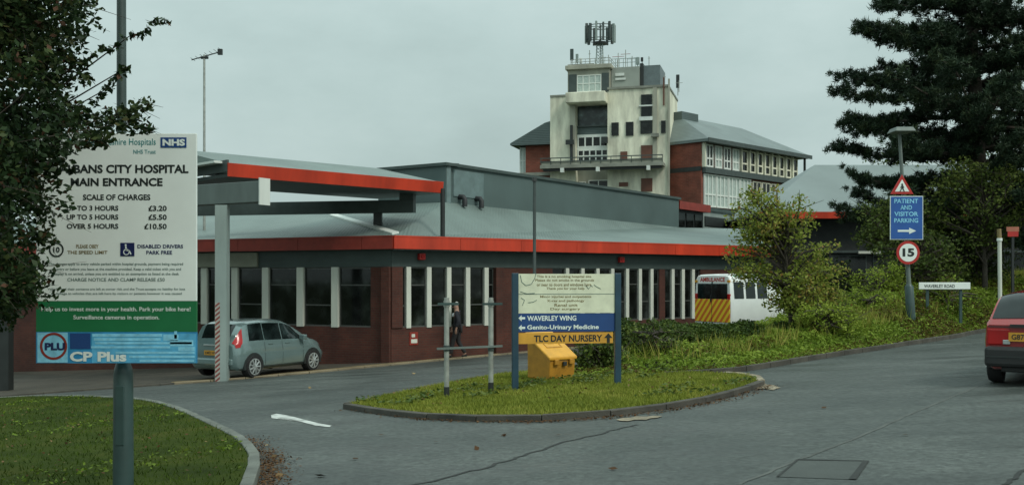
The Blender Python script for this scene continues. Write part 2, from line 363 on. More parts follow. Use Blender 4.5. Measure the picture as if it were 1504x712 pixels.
# ================================================================== CAMERA, LIGHT, SKY
cam = bpy.data.cameras.new('camera'); co = bpy.data.objects.new('camera', cam); COL.objects.link(co)
cam.sensor_width = 36; cam.lens = 36 * F / 1504; cam.shift_y = (HY - 356) / 1504; cam.clip_end = 3000; cam.clip_start = 0.1
co.location = (0, 0, EYE); co.rotation_euler = (R(90), 0, 0); scene.camera = co
SUN_EL, SUN_AZ = R(46), R(132)          # behind the camera, to its right
sun = bpy.data.lights.new('sun', 'SUN'); so = bpy.data.objects.new('sun', sun); COL.objects.link(so)
sun.energy = 1.5; sun.angle = R(15); sun.color = (1.0, 0.96, 0.88)
sd = Vector((math.sin(SUN_AZ) * math.cos(SUN_EL), math.cos(SUN_AZ) * math.cos(SUN_EL), math.sin(SUN_EL)))
so.rotation_euler = sd.to_track_quat('Z', 'Y').to_euler(); so.location = (10, -20, 30)
w = bpy.data.worlds.new('World'); scene.world = w; w.use_nodes = True
nt = w.node_tree; nt.nodes.clear()
wo = nt.nodes.new('ShaderNodeOutputWorld'); bg = nt.nodes.new('ShaderNodeBackground'); nt.links.new(bg.outputs[0], wo.inputs[0])
sky = nt.nodes.new('ShaderNodeTexSky'); sky.sky_type = 'NISHITA'; sky.sun_disc = False; sky.sun_elevation = SUN_EL; sky.sun_rotation = SUN_AZ
sky.dust_density = 6; sky.air_density = 1.5
tc = nt.nodes.new('ShaderNodeTexCoord'); mp = nt.nodes.new('ShaderNodeMapping'); mp.inputs['Scale'].default_value = (1, 1, 2.2)
nt.links.new(tc.outputs['Generated'], mp.inputs[0])
nz = N(nt, 'ShaderNodeTexNoise', Scale=2.4, Detail=8.0, Roughness=0.58); nt.links.new(mp.outputs[0], nz.inputs['Vector'])
cr = ramp(nt, [(0.3, (0.40, 0.515, 0.50)), (0.5, (0.475, 0.605, 0.59)), (0.7, (0.56, 0.69, 0.675))]); nt.links.new(nz.outputs[0], cr.inputs[0])
sp = nt.nodes.new('ShaderNodeSeparateXYZ'); nt.links.new(tc.outputs['Generated'], sp.inputs[0])
hr = ramp(nt, [(0.0, (0.42, 0.42, 0.42)), (0.10, (0.455, 0.455, 0.455)), (0.27, (0.51, 0.51, 0.51)), (1.0, (1.0, 1.0, 1.0))])
nt.links.new(sp.outputs[2], hr.inputs[0])
m1 = N(nt, 'ShaderNodeMix', data_type='RGBA', blend_type='MULTIPLY'); m1.inputs[0].default_value = 1
nt.links.new(cr.outputs[0], m1.inputs[6]); nt.links.new(hr.outputs[0], m1.inputs[7])
m2 = N(nt, 'ShaderNodeMix', data_type='RGBA', blend_type='MULTIPLY'); m2.inputs[0].default_value = 1; m2.inputs[7].default_value = (22, 22, 22, 1); m2.clamp_result = False
nt.links.new(m1.outputs[2], m2.inputs[6])
m3 = N(nt, 'ShaderNodeMix', data_type='RGBA'); m3.inputs[0].default_value = 0.93
nt.links.new(sky.outputs[0], m3.inputs[6]); nt.links.new(m2.outputs[2], m3.inputs[7]); nt.links.new(m3.outputs[2], bg.inputs[0])
bg.inputs[1].default_value = 0.1
vs = scene.view_settings; vs.view_transform = 'Standard'; vs.look = 'None'; vs.exposure = 0.0; vs.gamma = 1; vs.use_curve_mapping = False
scene.render.engine = 'CYCLES'; scene.cycles.max_bounces = 6; scene.cycles.use_denoising = True

# ================================================================== GROUND
def grid_axis(lo, hi, fine0, fine1, step, far):
    a = list(np.arange(fine0, fine1 + .1, step)); x = fine0; s = step
    while x > lo: s *= 1.6; x -= s; a.insert(0, x)
    x = fine1; s = step
    while x < hi: s *= 1.6; x += s; a.append(x)
    return np.array(a)
def sheet(xs, ys, dz):
    X, Y = np.meshgrid(xs, ys); V = np.stack([X, Y, gz(X, Y) + dz], -1).reshape(-1, 3); nx = len(xs)
    i = np.arange(len(ys) - 1)[:, None] * nx + np.arange(nx - 1)[None]; i = i.ravel()
    return V, np.stack([i, i + 1, i + nx + 1, i + nx], 1)
V, Fc = sheet(grid_axis(-900, 900, -60, 60, 4, 0), grid_axis(-300, 1500, -20, 100, 4, 0), -0.25)
structure(np_obj('ground', V, Fc, M_FIELD, smooth=True))
V, Fc = sheet(np.arange(-44, 48.1, 2), np.arange(-16, 74.1, 2), 0.0)
structure(np_obj('road', V, Fc, M_ASPH, smooth=True))

def smooth_line(pts, n=6):
    """Catmull-Rom through 2-d points"""
    P = [Vector((p[0], p[1])) for p in pts]; out = []
    for i in range(len(P) - 1):
        a, b, c, d = P[max(i - 1, 0)], P[i], P[i + 1], P[min(i + 2, len(P) - 1)]
        for k in range(n):
            t = k / n
            q = 0.5 * ((2 * b) + (-a + c) * t + (2 * a - 5 * b + 4 * c - d) * t * t + (-a + 3 * b - 3 * c + d) * t ** 3)
            out.append((q.x, q.y))
    out.append((P[-1].x, P[-1].y)); return out
def ribbon(line, w0, w1, dz, h=0.0, down=0.0):
    """strip from offset w0 to w1 (left of travel) on the ground at dz; solid when down is set"""
    mb = MB(); n = len(line); L = []; Rr = []
    for i, p in enumerate(line):
        a = line[max(i - 1, 0)]; b = line[min(i + 1, n - 1)]; d = Vector((b[0] - a[0], b[1] - a[1])).normalized(); nn = Vector((-d.y, d.x))
        for w, S in ((w0, L), (w1, Rr)):
            q = Vector(p) + nn * w; S.append((q.x, q.y, gzf(q.x, q.y) + dz))
    for i in range(n - 1):
        if down:
            mb.prism([L[i], L[i + 1], Rr[i + 1], Rr[i]], [(p[0], p[1], p[2] - down) for p in (L[i], L[i + 1], Rr[i + 1], Rr[i])])
        else: mb.quad([L[i], L[i + 1], Rr[i + 1], Rr[i]])
    return mb
def kerb_stones(line, width, dz, down, length=0.9, gap=0.012):
    """row of kerb stones along a line (left side = inside)"""
    P = [Vector(p) for p in line]; seg = [(P[i + 1] - P[i]).length for i in range(len(P) - 1)]; tot = sum(seg)
    def pt(s):
        s = max(0, min(tot, s)); i = 0
        while i < len(seg) - 1 and s > seg[i]: s -= seg[i]; i += 1
        return P[i] + (P[i + 1] - P[i]) * (s / max(seg[i], 1e-6)), (P[i + 1] - P[i]).normalized()
    mb = MB(); s = 0
    while s < tot - 0.1:
        e = min(s + length - gap, tot); (a, da), (b, db) = pt(s), pt(e); na = Vector((-da.y, da.x)); nb = Vector((-db.y, db.x))
        q = [a, b, b + nb * width, a + na * width]; top = [(v.x, v.y, gzf(v.x, v.y) + dz + random.uniform(-.006, .006)) for v in q]
        mb.slab(top, down); s += length
    return mb
def poly_top(line, dz):
    pts = [(x, y, gzf(x, y) + dz) for x, y in line]
    bm = bmesh.new(); vs_ = [bm.verts.new(p) for p in pts]; bm.faces.new(vs_); bmesh.ops.triangulate(bm, faces=bm.faces[:])
    me = bpy.data.meshes.new('p'); bm.to_mesh(me); bm.free(); return me
def poly_obj(name, line, dz, mat):
    me = poly_top(line, dz); me.name = name; me.materials.append(mat)
    if sum(p.normal.z for p in me.polygons) < 0: me.flip_normals()
    return structure(finish(bpy.data.objects.new(name, me), None, None))
def inside(P, line):
    L = np.array(line); n = len(L); r = np.zeros(len(P), bool); j = n - 1
    for i in range(n):
        c = ((L[i, 1] > P[:, 1]) != (L[j, 1] > P[:, 1])) & (P[:, 0] < (L[j, 0] - L[i, 0]) * (P[:, 1] - L[i, 1]) / (L[j, 1] - L[i, 1] + 1e-12) + L[i, 0])
        r ^= c; j = i
    return r
def blades(name, line, dz, n, h, mat, seed, dens_near=True):
    r = np.random.default_rng(seed); L = np.array(line); lo, hi = L.min(0), L.max(0)
    P = r.uniform(0, 1, (n * 6, 2))
    if dens_near: P[:, 1] = P[:, 1] ** 1.9
    P = lo + P * (hi - lo); P = P[inside(P, line)][:n]; m = len(P)
    z = gz(P[:, 0], P[:, 1]) + dz; a = r.uniform(0, 2 * PI, m); hh = h * r.uniform(.5, 1.3, m); wd = h * 0.16
    lean = r.normal(0, .45, (m, 2)) * hh[:, None]; B = np.stack([P[:, 0], P[:, 1], z], 1); off = np.stack([np.cos(a) * wd, np.sin(a) * wd, 0 * a], 1)
    tip = B + np.stack([lean[:, 0], lean[:, 1], hh], 1)
    V = np.stack([B - off, B + off, tip], 1).reshape(-1, 3)
    tn = 0.55 * vnoise(P, 1.1, seed) + 0.25 * vnoise(P, 5, seed + 1) + r.uniform(-.15, .25, m)
    o = np_obj(name, V, np.arange(3 * m).reshape(m, 3), mat, tone=tn); o['kind'] = 'stuff'; return o

# --- front left lawn
lawn_px = [(365, 690), (362, 676), (345, 655), (305, 632), (250, 606), (205, 594), (150, 590), (80, 588), (0, 590)]
ll = [G(345, 745), G(358, 712)] + [G(*p) for p in lawn_px] + [(-20, 22.5)]
ll = smooth_line(ll, 6); lawn_line = ll + [(-24, 18), (-24, 3), (-2.2, 3), (-2.3, 6.5)]
poly_obj('lawn', lawn_line, 0.10, M_LAWN)
structure(kerb_stones(ll, -0.125, 0.115, 0.3).build('kerb', M_KERB, smooth=False, bevel=0.012))
tag(blades('grass', lawn_line, 0.095, 90000, 0.05, L_BLADE, 3), kind='stuff')
# --- middle grass island
isl_front = [(514, 599), (560, 606), (620, 613), (700, 617), (790, 617), (880, 611), (960, 602), (1040, 588), (1090, 574), (1112, 566)]
il = [G(*p) for p in isl_front]
isl_line = smooth_line(il, 6) + [G(1100, 557), G(1040, 553), G(1000, 552), G(920, 549), G(842, 545), G(742, 553), G(640, 571), G(560, 588)]
poly_obj('island_lawn', isl_line, 0.075, M_LAWN2)
il_s = smooth_line(il, 6)
structure(kerb_stones(il_s, -0.13, 0.088, 0.3, 0.92).build('island_kerb', M_KERBD, bevel=0.012))
structure(kerb_stones(smooth_line([G(1112, 566), G(1100, 557), G(1060, 553.5)], 5), -0.13, 0.1, 0.3).build('island_end_kerb', M_TAN, bevel=0.012))
structure(kerb_stones(smooth_line([G(842, 545), G(742, 553), G(640, 571), G(560, 588), G(514, 599)], 5), -0.12, 0.09, 0.3).build('island_back_kerb', M_KERBD, bevel=0.012))
blades('island_grass', isl_line, 0.07, 60000, 0.06, L_BLADE2, 5, False)
# tan worn stones by the island kerb
for pts in ([(905, 617), (914, 614.5), (926, 614), (934, 612), (950, 612.6), (961, 611), (973, 611.5), (966, 614), (955, 615), (949, 617), (932, 617), (922, 619), (911, 618.5)], [(1106, 567), (1110, 564), (1118, 562), (1127, 565), (1136, 566), (1147, 570), (1140, 571), (1136, 573.5), (1124, 571), (1112, 571)]):
    poly_obj('worn_paving', [G(*p) for p in pts], 0.012, M_TAN)
# --- road paint, cracks, patch
mk = [G(*p) for p in [(398, 609.5), (399, 614), (406, 614.8), (414, 612.6), (426, 614.6), (441, 619), (463, 624.8), (484, 627), (487, 625), (468, 621.6), (450, 617), (432, 612.2), (418, 609.2), (406, 607.5)]]
poly_obj('road_marking', mk, 0.006, M_LINE)
random.seed(5)
def wander(px, k=0.0):
    out = []
    for p in smooth_line([G(*q) for q in px], 8): out.append((p[0] + random.uniform(-k, k), p[1] + random.uniform(-k, k)))
    return out
structure(ribbon(wander([(560, 722), (680, 695), (760, 672), (830, 649), (905, 631), (935, 624)], .035), -.022, .022, .005).build('road_crack', M_CRACK))
structure(ribbon(wander([(1480, 712), (1504, 690), (1540, 668)], .03), -.02, .02, .005).build('road_crack', M_CRACK))
structure(ribbon(wander([(1085, 712), (1160, 680), (1260, 642), (1350, 603), (1440, 566)], .02), -.02, .02, .004).build('road_seam', M_SEAM))
pq = [G(1142, 700), G(1172, 675), G(1272, 677), G(1252, 704)]
poly_obj('road_patch', pq, 0.004, M_PATCH)
structure(ribbon([pq[1], pq[2], pq[3]], -.03, .03, .008).build('patch_joint', M_CRACK))
structure(ribbon([pq[0], pq[1]], -.012, .012, .008).build('patch_joint', M_CRACK))
# --- leaf litter in the gutter by the lawn
r = np.random.default_rng(21); n = 2600
edge = np.array([p for p in ll if 7.5 < p[1] < 13.5]); k = r.integers(0, len(edge), n)
P = edge[k] + np.stack([0.14 + np.abs(r.normal(0, .13, n)), r.normal(0, .25, n)], 1)
C = np.stack([P[:, 0], P[:, 1], gz(P[:, 0], P[:, 1]) + .008 + r.uniform(0, .012, n)], 1)
V, Fc = leaf_quads(C, r.uniform(.018, .045, n), r, flat=.85)
tag(np_obj('leaf_litter', V, Fc, L_DEAD, tone=r.uniform(0, .75, n)), kind='stuff')
r = np.random.default_rng(24); n = 2200
k = r.integers(0, len(il_s), n); P = np.array(il_s)[k] + np.stack([r.normal(.12, .12, n), -.16 - np.abs(r.normal(0, .12, n))], 1)
C = np.stack([P[:, 0], P[:, 1], gz(P[:, 0], P[:, 1]) + .008 + r.uniform(0, .015, n)], 1)
V, Fc = leaf_quads(C, r.uniform(.02, .05, n), r, flat=.85)
tag(np_obj('island_leaf_litter', V, Fc, L_DEAD, tone=r.uniform(0, .7, n)), kind='stuff')
n = 500; P = np.stack([r.uniform(-10, -2.8, n), r.uniform(9.5, 19, n)], 1); P = P[inside(P, lawn_line)]; n = len(P)
V, Fc = leaf_quads(np.stack([P[:, 0], P[:, 1], gz(P[:, 0], P[:, 1]) + .13], 1), r.uniform(.03, .06, n), r, flat=.8)
tag(np_obj('fallen_leaves', V, Fc, L_DEAD, tone=r.uniform(0, .9, n)), kind='stuff')

# leaves and scraps on the road and the island
n = 700; P = np.stack([r.uniform(-4, 5, n), r.uniform(15.5, 21.5, n)], 1); P = P[inside(P, isl_line)][:260]; n = len(P)
V, Fc = leaf_quads(np.stack([P[:, 0], P[:, 1], gz(P[:, 0], P[:, 1]) + .14], 1), r.uniform(.03, .07, n), r, flat=.7)
tag(np_obj('island_fallen_leaves', V, Fc, L_DEAD, tone=r.uniform(.2, 1, n)), kind='stuff')
P = np.array([G(*p) for p in [(740, 640), (522, 675), (741, 641), (395, 690), (402, 672), (398, 664), (410, 700), (392, 655), (980, 640), (640, 650), (1210, 600), (455, 570), (605, 548), (608, 549), (747, 540), (900, 690), (1330, 640), (700, 660), (560, 640), (470, 700), (1130, 606), (820, 640)]])
V, Fc = leaf_quads(np.stack([P[:, 0], P[:, 1], gz(P[:, 0], P[:, 1]) + .02], 1), r.uniform(.06, .13, len(P)), r, flat=.8)
tag(np_obj('road_scraps', V, Fc, L_DEAD, tone=np.array([0, 0, .1, 1, 1, .9, .9, 1, .2, .1, .2, 1, 1, 1, 1, .2, .1, .3, .2, .1, .3, .1])), kind='stuff')
# weeds in the island turf
n = 9000; P = np.stack([r.uniform(-4, 5, n), r.uniform(15.5, 21.5, n)], 1); P = P[inside(P, isl_line)]; P = P[vnoise(P, 2.4, 77) > .68]; n = len(P)
V, Fc = leaf_quads(np.stack([P[:, 0], P[:, 1], gz(P[:, 0], P[:, 1]) + .12 + r.uniform(0, .05, n)], 1), r.uniform(.05, .10, n), r, flat=.6)
tag(np_obj('weeds', V, Fc, L_HEDGE, tone=r.uniform(.4, 1, n)), kind='stuff')
n = 12000; P = np.stack([r.uniform(-12, -2.5, n), r.uniform(9, 22, n)], 1); P = P[inside(P, lawn_line)]; P = P[vnoise(P, 1.6, 78) > .70]; n = len(P)
V, Fc = leaf_quads(np.stack([P[:, 0], P[:, 1], gz(P[:, 0], P[:, 1]) + .115 + r.uniform(0, .03, n)], 1), r.uniform(.03, .07, n), r, flat=.6)
tag(np_obj('lawn_weeds', V, Fc, L_COVER, tone=r.uniform(.2, .6, n)), kind='stuff')
# ================================================================== MAIN BUILDING
C0 = Vector((-3.66, 31.0)); DR = Vector((.8, .6)); NR = Vector((-.6, .8)); DL = Vector((-.9, .436)).normalized(); NL = Vector((-DL.y * -1, 0))
NL = Vector((DL.y, -DL.x)) if Vector((DL.y, -DL.x)).y > 0 else Vector((-DL.y, DL.x))
LEN_R, LEN_L = 17.0, 20.0
FL = -1.06                                  # floor level of the pavement round the building (near the corner)
bld = thing('hospital_building', 'long low brick hospital block with grey roof, red fascia and white window posts', 'building', (C0.x, C0.y, FL))
def local(v): return Matrix.Translation((-C0.x, -C0.y, -FL)) @ v
FR = Matrix.Translation((-C0.x, -C0.y, -FL)) @ frame((C0.x, C0.y, 0), DR)       # right face: x along the wall, y inward, z absolute height
PLf = C0 + DL * LEN_L
FLm = Matrix.Translation((-C0.x, -C0.y, -FL)) @ frame((PLf.x, PLf.y, 0), -DL)   # left face, x from far left to the corner
def zr(py, px=575): return EYE + (HY - py) / F * 31.0
SILL, HEAD, BAND = 0.12, 1.98, 2.50
MB().box(0, LEN_R, 0, .28, -1.9, SILL).box(0, .38, -.04, .30, SILL, HEAD).box(3.85, 6.3, -.0, .28, SILL, HEAD).box(11.4, 11.7, 0, .28, SILL, HEAD).box(13.6, LEN_R, 0, .28, SILL, HEAD).build('wall', M_BRICK, bld, FR)
MB().box(0, LEN_L, 0, .28, -2.1, SILL).box(LEN_L - .75, LEN_L, .0, .28, SILL, HEAD).box(0, 6, 0, .28, SILL, HEAD).build('wall', M_BRICK, bld, FLm)
MB().box(LEN_L - .32, LEN_L - .02, -.10, .0, -1.9, HEAD).build('brick_pier', M_BRICK, bld, FLm, bevel=.01)
MB().box(3.85, 4.15, -.12, 0, -1.9, HEAD).build('brick_pier', M_BRICK, bld, FR, bevel=.01)
MB().box(.0, LEN_R, -.012, .3, HEAD, BAND).build('fascia_band', M_DBAND, bld, FR)
MB().box(.0, LEN_L, -.012, .3, HEAD, BAND).build('fascia_band', M_DBAND, bld, FLm)
M_WFRAME = plain('grey_window_frame', (.075, .08, .072), .5, .2); M_BLINDD = plain('dim_blind', (.16, .17, .145), .8, .2, 6)
def wins(Mf, posts, fw, x0, x1, sub):
    xs = [x0] + posts + [x1]
    for p in posts: MB().box(p - fw / 2, p + fw / 2, -.03, .14, SILL - .02, HEAD).build('window_post', M_FIN, bld, Mf, bevel=.008)
    for i in range(len(xs) - 1):
        a = xs[i] + (fw / 2 if i else 0); b = xs[i + 1] - (fw / 2 if i < len(xs) - 2 else 0)
        if b - a < .1: continue
        fr = MB().box(a, a + .035, .05, .12, SILL, HEAD).box(b - .035, b, .05, .12, SILL, HEAD).box(a + .035, b - .035, .05, .12, SILL, SILL + .05).box(a + .035, b - .035, .05, .12, HEAD - .05, HEAD)
        hz_ = SILL + (HEAD - SILL) * (.70 if i % 2 else .36); fr.box(a + .035, b - .035, .055, .115, hz_ - .02, hz_ + .02)
        wn = fr.build('window', M_WFRAME, bld, Mf)
        MB().box(a + .036, b - .036, .08, .10, SILL + .051, HEAD - .051).build('pane', M_GLASS, wn)
        if i in (1, 4, 6, 9): MB().box(a + .05, a + (b - a) * (.35 + .12 * (i % 3)), .135, .145, SILL + .05, HEAD - .06).build('blind', M_BLINDD, wn)
wins(FR, [.60, 1.34, 2.08, 2.805, 3.53], .165, .38, 3.85, 1)
wins(FR, [6.95, 7.65, 8.35, 9.05, 9.77, 10.41, 11.0], .15, 6.3, 11.4, 1)
wins(FR, [12.1, 12.65, 13.2], .15, 11.7, 13.6, 1)
def tl(px):                                 # distance from the corner along the left face for a picture column
    u = (px - CX) / F; return (u * C0.y - C0.x) / (DL.x - u * DL.y)
wins(FLm, [LEN_L - tl(x) for x in (300, 345, 390, 441, 492)], .26, 6, LEN_L - .75, 1)
MB().box(.0, .0 + LEN_R - .5, .9, 1.0, -.2, HEAD).build('inner_wall', M_SOFF, bld, FR)
# eaves, fascia, roof
OV = .34
E0 = C0 - NR * OV - NL * OV * .6; E1 = C0 + DR * (LEN_R + .9) - NR * OV; EL = C0 + DL * LEN_L - NL * OV
EZ = 2.88
def lp(x, y, z): return (x - C0.x, y - C0.y, z - FL)
B0 = at(655, 297, 36.0); B1 = at(997, 334, 51.4); RL = Vector((B0.x + DL.x * LEN_L, B0.y + DL.y * LEN_L, B0.z)); E1b = Vector((14.0, 51.5, 4.1))
mb = MB()
mb.slab([lp(E0.x, E0.y, EZ), lp(E1.x, E1.y, EZ), lp(B1.x, B1.y, B1.z)], .12)
mb.slab([lp(E0.x, E0.y, EZ), lp(B1.x, B1.y, B1.z), lp(B0.x, B0.y, B0.z)], .12)
mb.slab([lp(E1.x, E1.y, EZ), lp(E1b.x, E1b.y, E1b.z), lp(B1.x, B1.y, B1.z)], .12)
roofo = mb.build('roof', M_ROOF, bld)
MB().slab([lp(EL.x, EL.y, EZ), lp(E0.x, E0.y, EZ), lp(B0.x, B0.y, B0.z), lp(RL.x, RL.y, RL.z)], .12).build('roof', M_ROOF, bld)
def strip3(a, b, nrm, t0, t1, z0, z1):
    a = Vector((a[0], a[1])); b = Vector((b[0], b[1])); n_ = Vector(nrm)
    q = [a + n_ * t0, b + n_ * t0, b + n_ * t1, a + n_ * t1]
    return MB().slab([lp(v.x, v.y, z1) for v in q], z1 - z0)
def fascia(a, b, nrm, mat, step=2.4):
    a = Vector((a[0], a[1])); b = Vector((b[0], b[1])); n_ = Vector(nrm); d = (b - a).normalized(); L = (b - a).length; mb = MB(); x = 0
    while x < L:
        e = min(x + step - .012, L); z0 = 2.51 + random.uniform(-.004, .004); q = [a + d * x - n_ * .05, a + d * e - n_ * .05, a + d * e, a + d * x]
        mb.slab([lp(v.x, v.y, EZ + .03) for v in q], EZ + .03 - z0); x += step
    q = [a - n_ * .058, b - n_ * .058, b - n_ * .0505, a - n_ * .0505]; mb.slab([lp(v.x, v.y, EZ + .035) for v in q], .045)
    return mb.build('red_fascia', mat, bld)
fascia(E0, E1, NR, M_RED); fascia(EL, E0, NL, M_REDD)  # left fascia in duller red, the canopy shade put into its colour
strip3(E0, E1, NR, .0, OV + .05, 2.50, 2.53).build('soffit', M_SOFF, bld)
strip3(EL, E0, NL, .0, OV + .05, 2.50, 2.53).build('soffit', M_SOFF, bld)
# end walls that close the block
q1 = C0 + DR * LEN_R; FE = Matrix.Translation((-C0.x, -C0.y, -FL)) @ frame((q1.x, q1.y, 0), NR)
MB().box(.28, 11, 0, .28, -1.9, 2.5).build('wall', M_BRICK, bld, FE)
# clerestory: blue grey box rising from the roof
BL = at(585, 257, 39.5); ZT = 5.6
d1 = Vector((B1.x - B0.x, B1.y - B0.y)); L1 = d1.length; FB = Matrix.Translation((-C0.x, -C0.y, -FL)) @ frame((B0.x, B0.y, 0), d1)
d2 = Vector((BL.x - B0.x, BL.y - B0.y)); L2 = d2.length; FB2 = Matrix.Translation((-C0.x, -C0.y, -FL)) @ frame((BL.x, BL.y, 0), -d2)
cl = MB().box(0, L1, 0, 3.2, 3.4, ZT).build('clerestory', M_BOX, bld, FB)
MB().box(0, L2 - .02, .0, .2, 3.4, ZT).build('clerestory_end', M_BOXL, bld, FB2)  # end face given a paler colour to look lit
MB().box(-.1, L1 + .1, -.09, 3.2, ZT, ZT + .11).build('roof_trim', M_DBAND, bld, FB)
MB().box(-.15, L2 + .05, -.08, .5, ZT + .0, ZT + .10).build('roof_trim', M_DBAND, bld, FB2)
MB().box(.4, 2.2, -.03, -.002, 4.55, 5.5).build('vent_panel', M_BOXL, bld, FB, bevel=.01)
for x in (.75, 1.75):
    MB().tube([(x, -.26, 4.2), (x, -.26, 4.45), (x, -.20, 4.53), (x, 0, 4.55)], .095, 12).build('vent_hood', M_DUCT, bld, FB, smooth=True)
# lower red edged block at the end of the clerestory
MB().box(L1 + .02, L1 + 3.6, .3, 3.0, 3.4, 5.15).build('end_block', M_DARK, bld, FB)
MB().box(L1 + .12, L1 + 3.9, .0, 3.0, 5.151, 5.55).build('red_fascia', M_REDD, bld, FB)
MB().box(L1 + 3.7, L1 + 9, .5, 3.0, 3.4, 5.3).build('link_block', M_GREYST, bld, FB)
MB().box(L1 + 3.6, L1 + 9.1, .4, 3.1, 5.302, 5.5).build('roof_trim', M_DBAND, bld, FB)
MB().box(L1 + 4.2, L1 + 8.8, .44, .498, 4.5, 5.0).build('window_band', M_DARK, bld, FB)
for k in range(3): MB().box(L1 + .4 + k * 1.05, L1 + 1.25 + k * 1.05, .26, .298, 4.3, 5.0).build('window', M_GLASS, bld, FB)
# pale strip laid on the left roof slope
def roofz(x, y):
    d = (Vector((x, y)) - E0).dot(NL); D = (Vector((B0.x, B0.y)) - E0).dot(NL); return EZ + (B0.z - EZ) * d / D
def on_roof(px, py):
    return min((at(px, py, Y) for Y in np.arange(30.5, 37, .01)), key=lambda p: abs(p.z - roofz(p.x, p.y)))
fa, fb = on_roof(484, 317), on_roof(576, 344.5)
dd = Vector((fb.x - fa.x, fb.y - fa.y)).normalized(); pn = Vector((-dd.y, dd.x)) * .22
q = [Vector((fa.x, fa.y)) , Vector((fb.x, fb.y)), Vector((fb.x, fb.y)) + pn, Vector((fa.x, fa.y)) + pn]
MB().slab([lp(v.x, v.y, roofz(v.x, v.y) + .05) for v in q], .06).build('pale_roof_strip', M_WHITE, bld)
# beige board on the left face
MB().box(LEN_L - tl(255), LEN_L - tl(380), -.10, -.013, 2.0, 2.47).build('name_board', M_BEIGE, bld, FLm, bevel=.008)
# red alarm boxes under the eaves, a red notice on the wall
for x, lb in ((1.02, 'small red alarm box under the eaves above the first white window post'), (9.4, 'small red alarm box under the eaves right of the two-post signboard')):
    W_ = frame((C0.x + DR.x * x, C0.y + DR.y * x, 0), DR)
    t = thing('alarm_box', lb, 'alarm box', W_ @ Matrix.Translation((0, -.02, 2.3)), 'red alarm boxes on the eaves')
    MB().box(-.11, .11, -.14, 0, -.10, .10).build('case', M_SRED, t, bevel=.02); MB().disc((0, -.15, 0), .06, 'y', 14, .02).build('strobe', M_LAMP, t)
W_ = frame((C0.x + DR.x * .78, C0.y + DR.y * .78, 0), DR)
t = thing('wall_notice', 'small red and white notice fixed to the brick wall under the windows', 'notice', W_ @ Matrix.Translation((0, -.003, -.22)))
MB().box(-.15, .15, -.02, 0, -.2, .2).build('board', M_REDD, t); MB().box(-.10, .12, -.026, -.0215, -.14, -.02).box(-.08, .04, -.026, -.0215, .04, .14).build('print', M_FIN, t)
# pavement round the building
M_KERBP = plain('pavement_kerb_stone', (0.22, 0.18, 0.115), .8, .4, 1.2, .4)
k0 = [G(-60, 588), G(120, 574), G(300, 561), G(460, 547.5), G(600, 534), G(750, 520), G(860, 510)]
kl = smooth_line(k0, 4); kr = [kl[-1], (20, 48)]
pave = kl + [(16.5, 45.0), (9.6, 41.0), (C0.x, C0.y + .1), (C0.x + DL.x * LEN_L, C0.y + DL.y * LEN_L + .2), (-26, 34)]
poly_obj('pavement', pave, 0.018, M_PAVE)
structure(kerb_stones(kl[7:], .16, 0.05, 0.3).build('pavement_kerb', M_KERBP, bevel=.012))
structure(kerb_stones(kl[:8], .16, 0.05, 0.3).build('pavement_kerb', M_KERBD, bevel=.012))  # left run takes a darker colour to stand for canopy shade

M_OCHRE = plain('ochre_paving', (.20, .145, .065), .8, .4, 1.4, .5)
structure(ribbon(kl[7:-4], .17, .85, .026).build('paving_strip', M_OCHRE))
# ================================================================== ENTRANCE CANOPY
A = at(338, 240, 27.0); Bc = at(650, 267, 32.2); cd = Vector((Bc.x - A.x, Bc.y - A.y)).normalized(); cn = Vector((-cd.y, cd.x)); CLn = (Vector((Bc.x, Bc.y)) - Vector((A.x, A.y))).length
gA = gzf(-7.84, 27.4) + .1
can = thing('entrance_canopy', 'raised entrance canopy with red front edge on grey steel column', 'canopy', frame((A.x, A.y, 0), cd) @ Matrix.Translation((0, 0, 0)))
M_MIDG = plain('mid_grey_steel', (.125, .155, .145), .5, .2, 2, streak=True)
ZC = 4.66; PITCH = (5.28 - 4.66) / 3.0
MB().prism([(-.0, .06, ZC), (CLn, .06, ZC), (CLn, 3.4, ZC + PITCH * 3.4), (0, 3.4, ZC + PITCH * 3.4)], [(0, .06, ZC - .26), (CLn, .06, ZC - .26), (CLn, 3.4, ZC - .1 + .1), (0, 3.4, ZC)]).build('roof_deck', [M_ROOF], can)
MB().prism([(-.05, 0, ZC + .01), (CLn + .05, 0, ZC + .01), (CLn + .05, .055, ZC + .02), (-.05, .055, ZC + .02)], [(-.05, .05, ZC - .34), (CLn + .05, .05, ZC - .34), (CLn + .05, .055, ZC - .34), (-.05, .055, ZC - .34)]).build('red_fascia', M_RED, can)
MB().prism([(-7, 3.41, ZC + PITCH * 3.4), (.3, 3.41, ZC + PITCH * 3.4), (.3, 10, ZC - .1), (-7, 10, ZC - .1)], [(-7, 3.41, ZC + .2), (.3, 3.41, ZC + .2), (.3, 10, ZC - .3), (-7, 10, ZC - .3)]).build('unseen_shade_deck', M_ROOF, can)  # deck added out of sight to shade the left wall
MB().box(-.06, -.002, .06, 3.4, ZC - .22, ZC + .1).build('side_fascia', M_DGREYST, can)
MB().box(-.3, -.061, .3, 3.3, ZC + .02, ZC + .08).build('edge_trim', M_WHITE, can)
MB().box(.0, CLn, .062, 3.3, ZC - .35, ZC - .262).build('soffit', M_DGREYST, can)
iM = (frame((A.x, A.y, 0), cd)).inverted()
def cbeam(p, q, wd, z0, z1, name, mat, up=None):
    p = Vector(p); q = Vector(q); M_ = iM @ frame((p.x, p.y, 0), q - p); L = (q - p).length
    return MB().box(0, L, -wd / 2, wd / 2, z0, z1).build(name, mat, can, M_, bevel=.01)
cbeam((-6.29, 25.9), (-13.2, 29.87), .34, 3.55, 4.08, 'front_beam', M_MIDG)
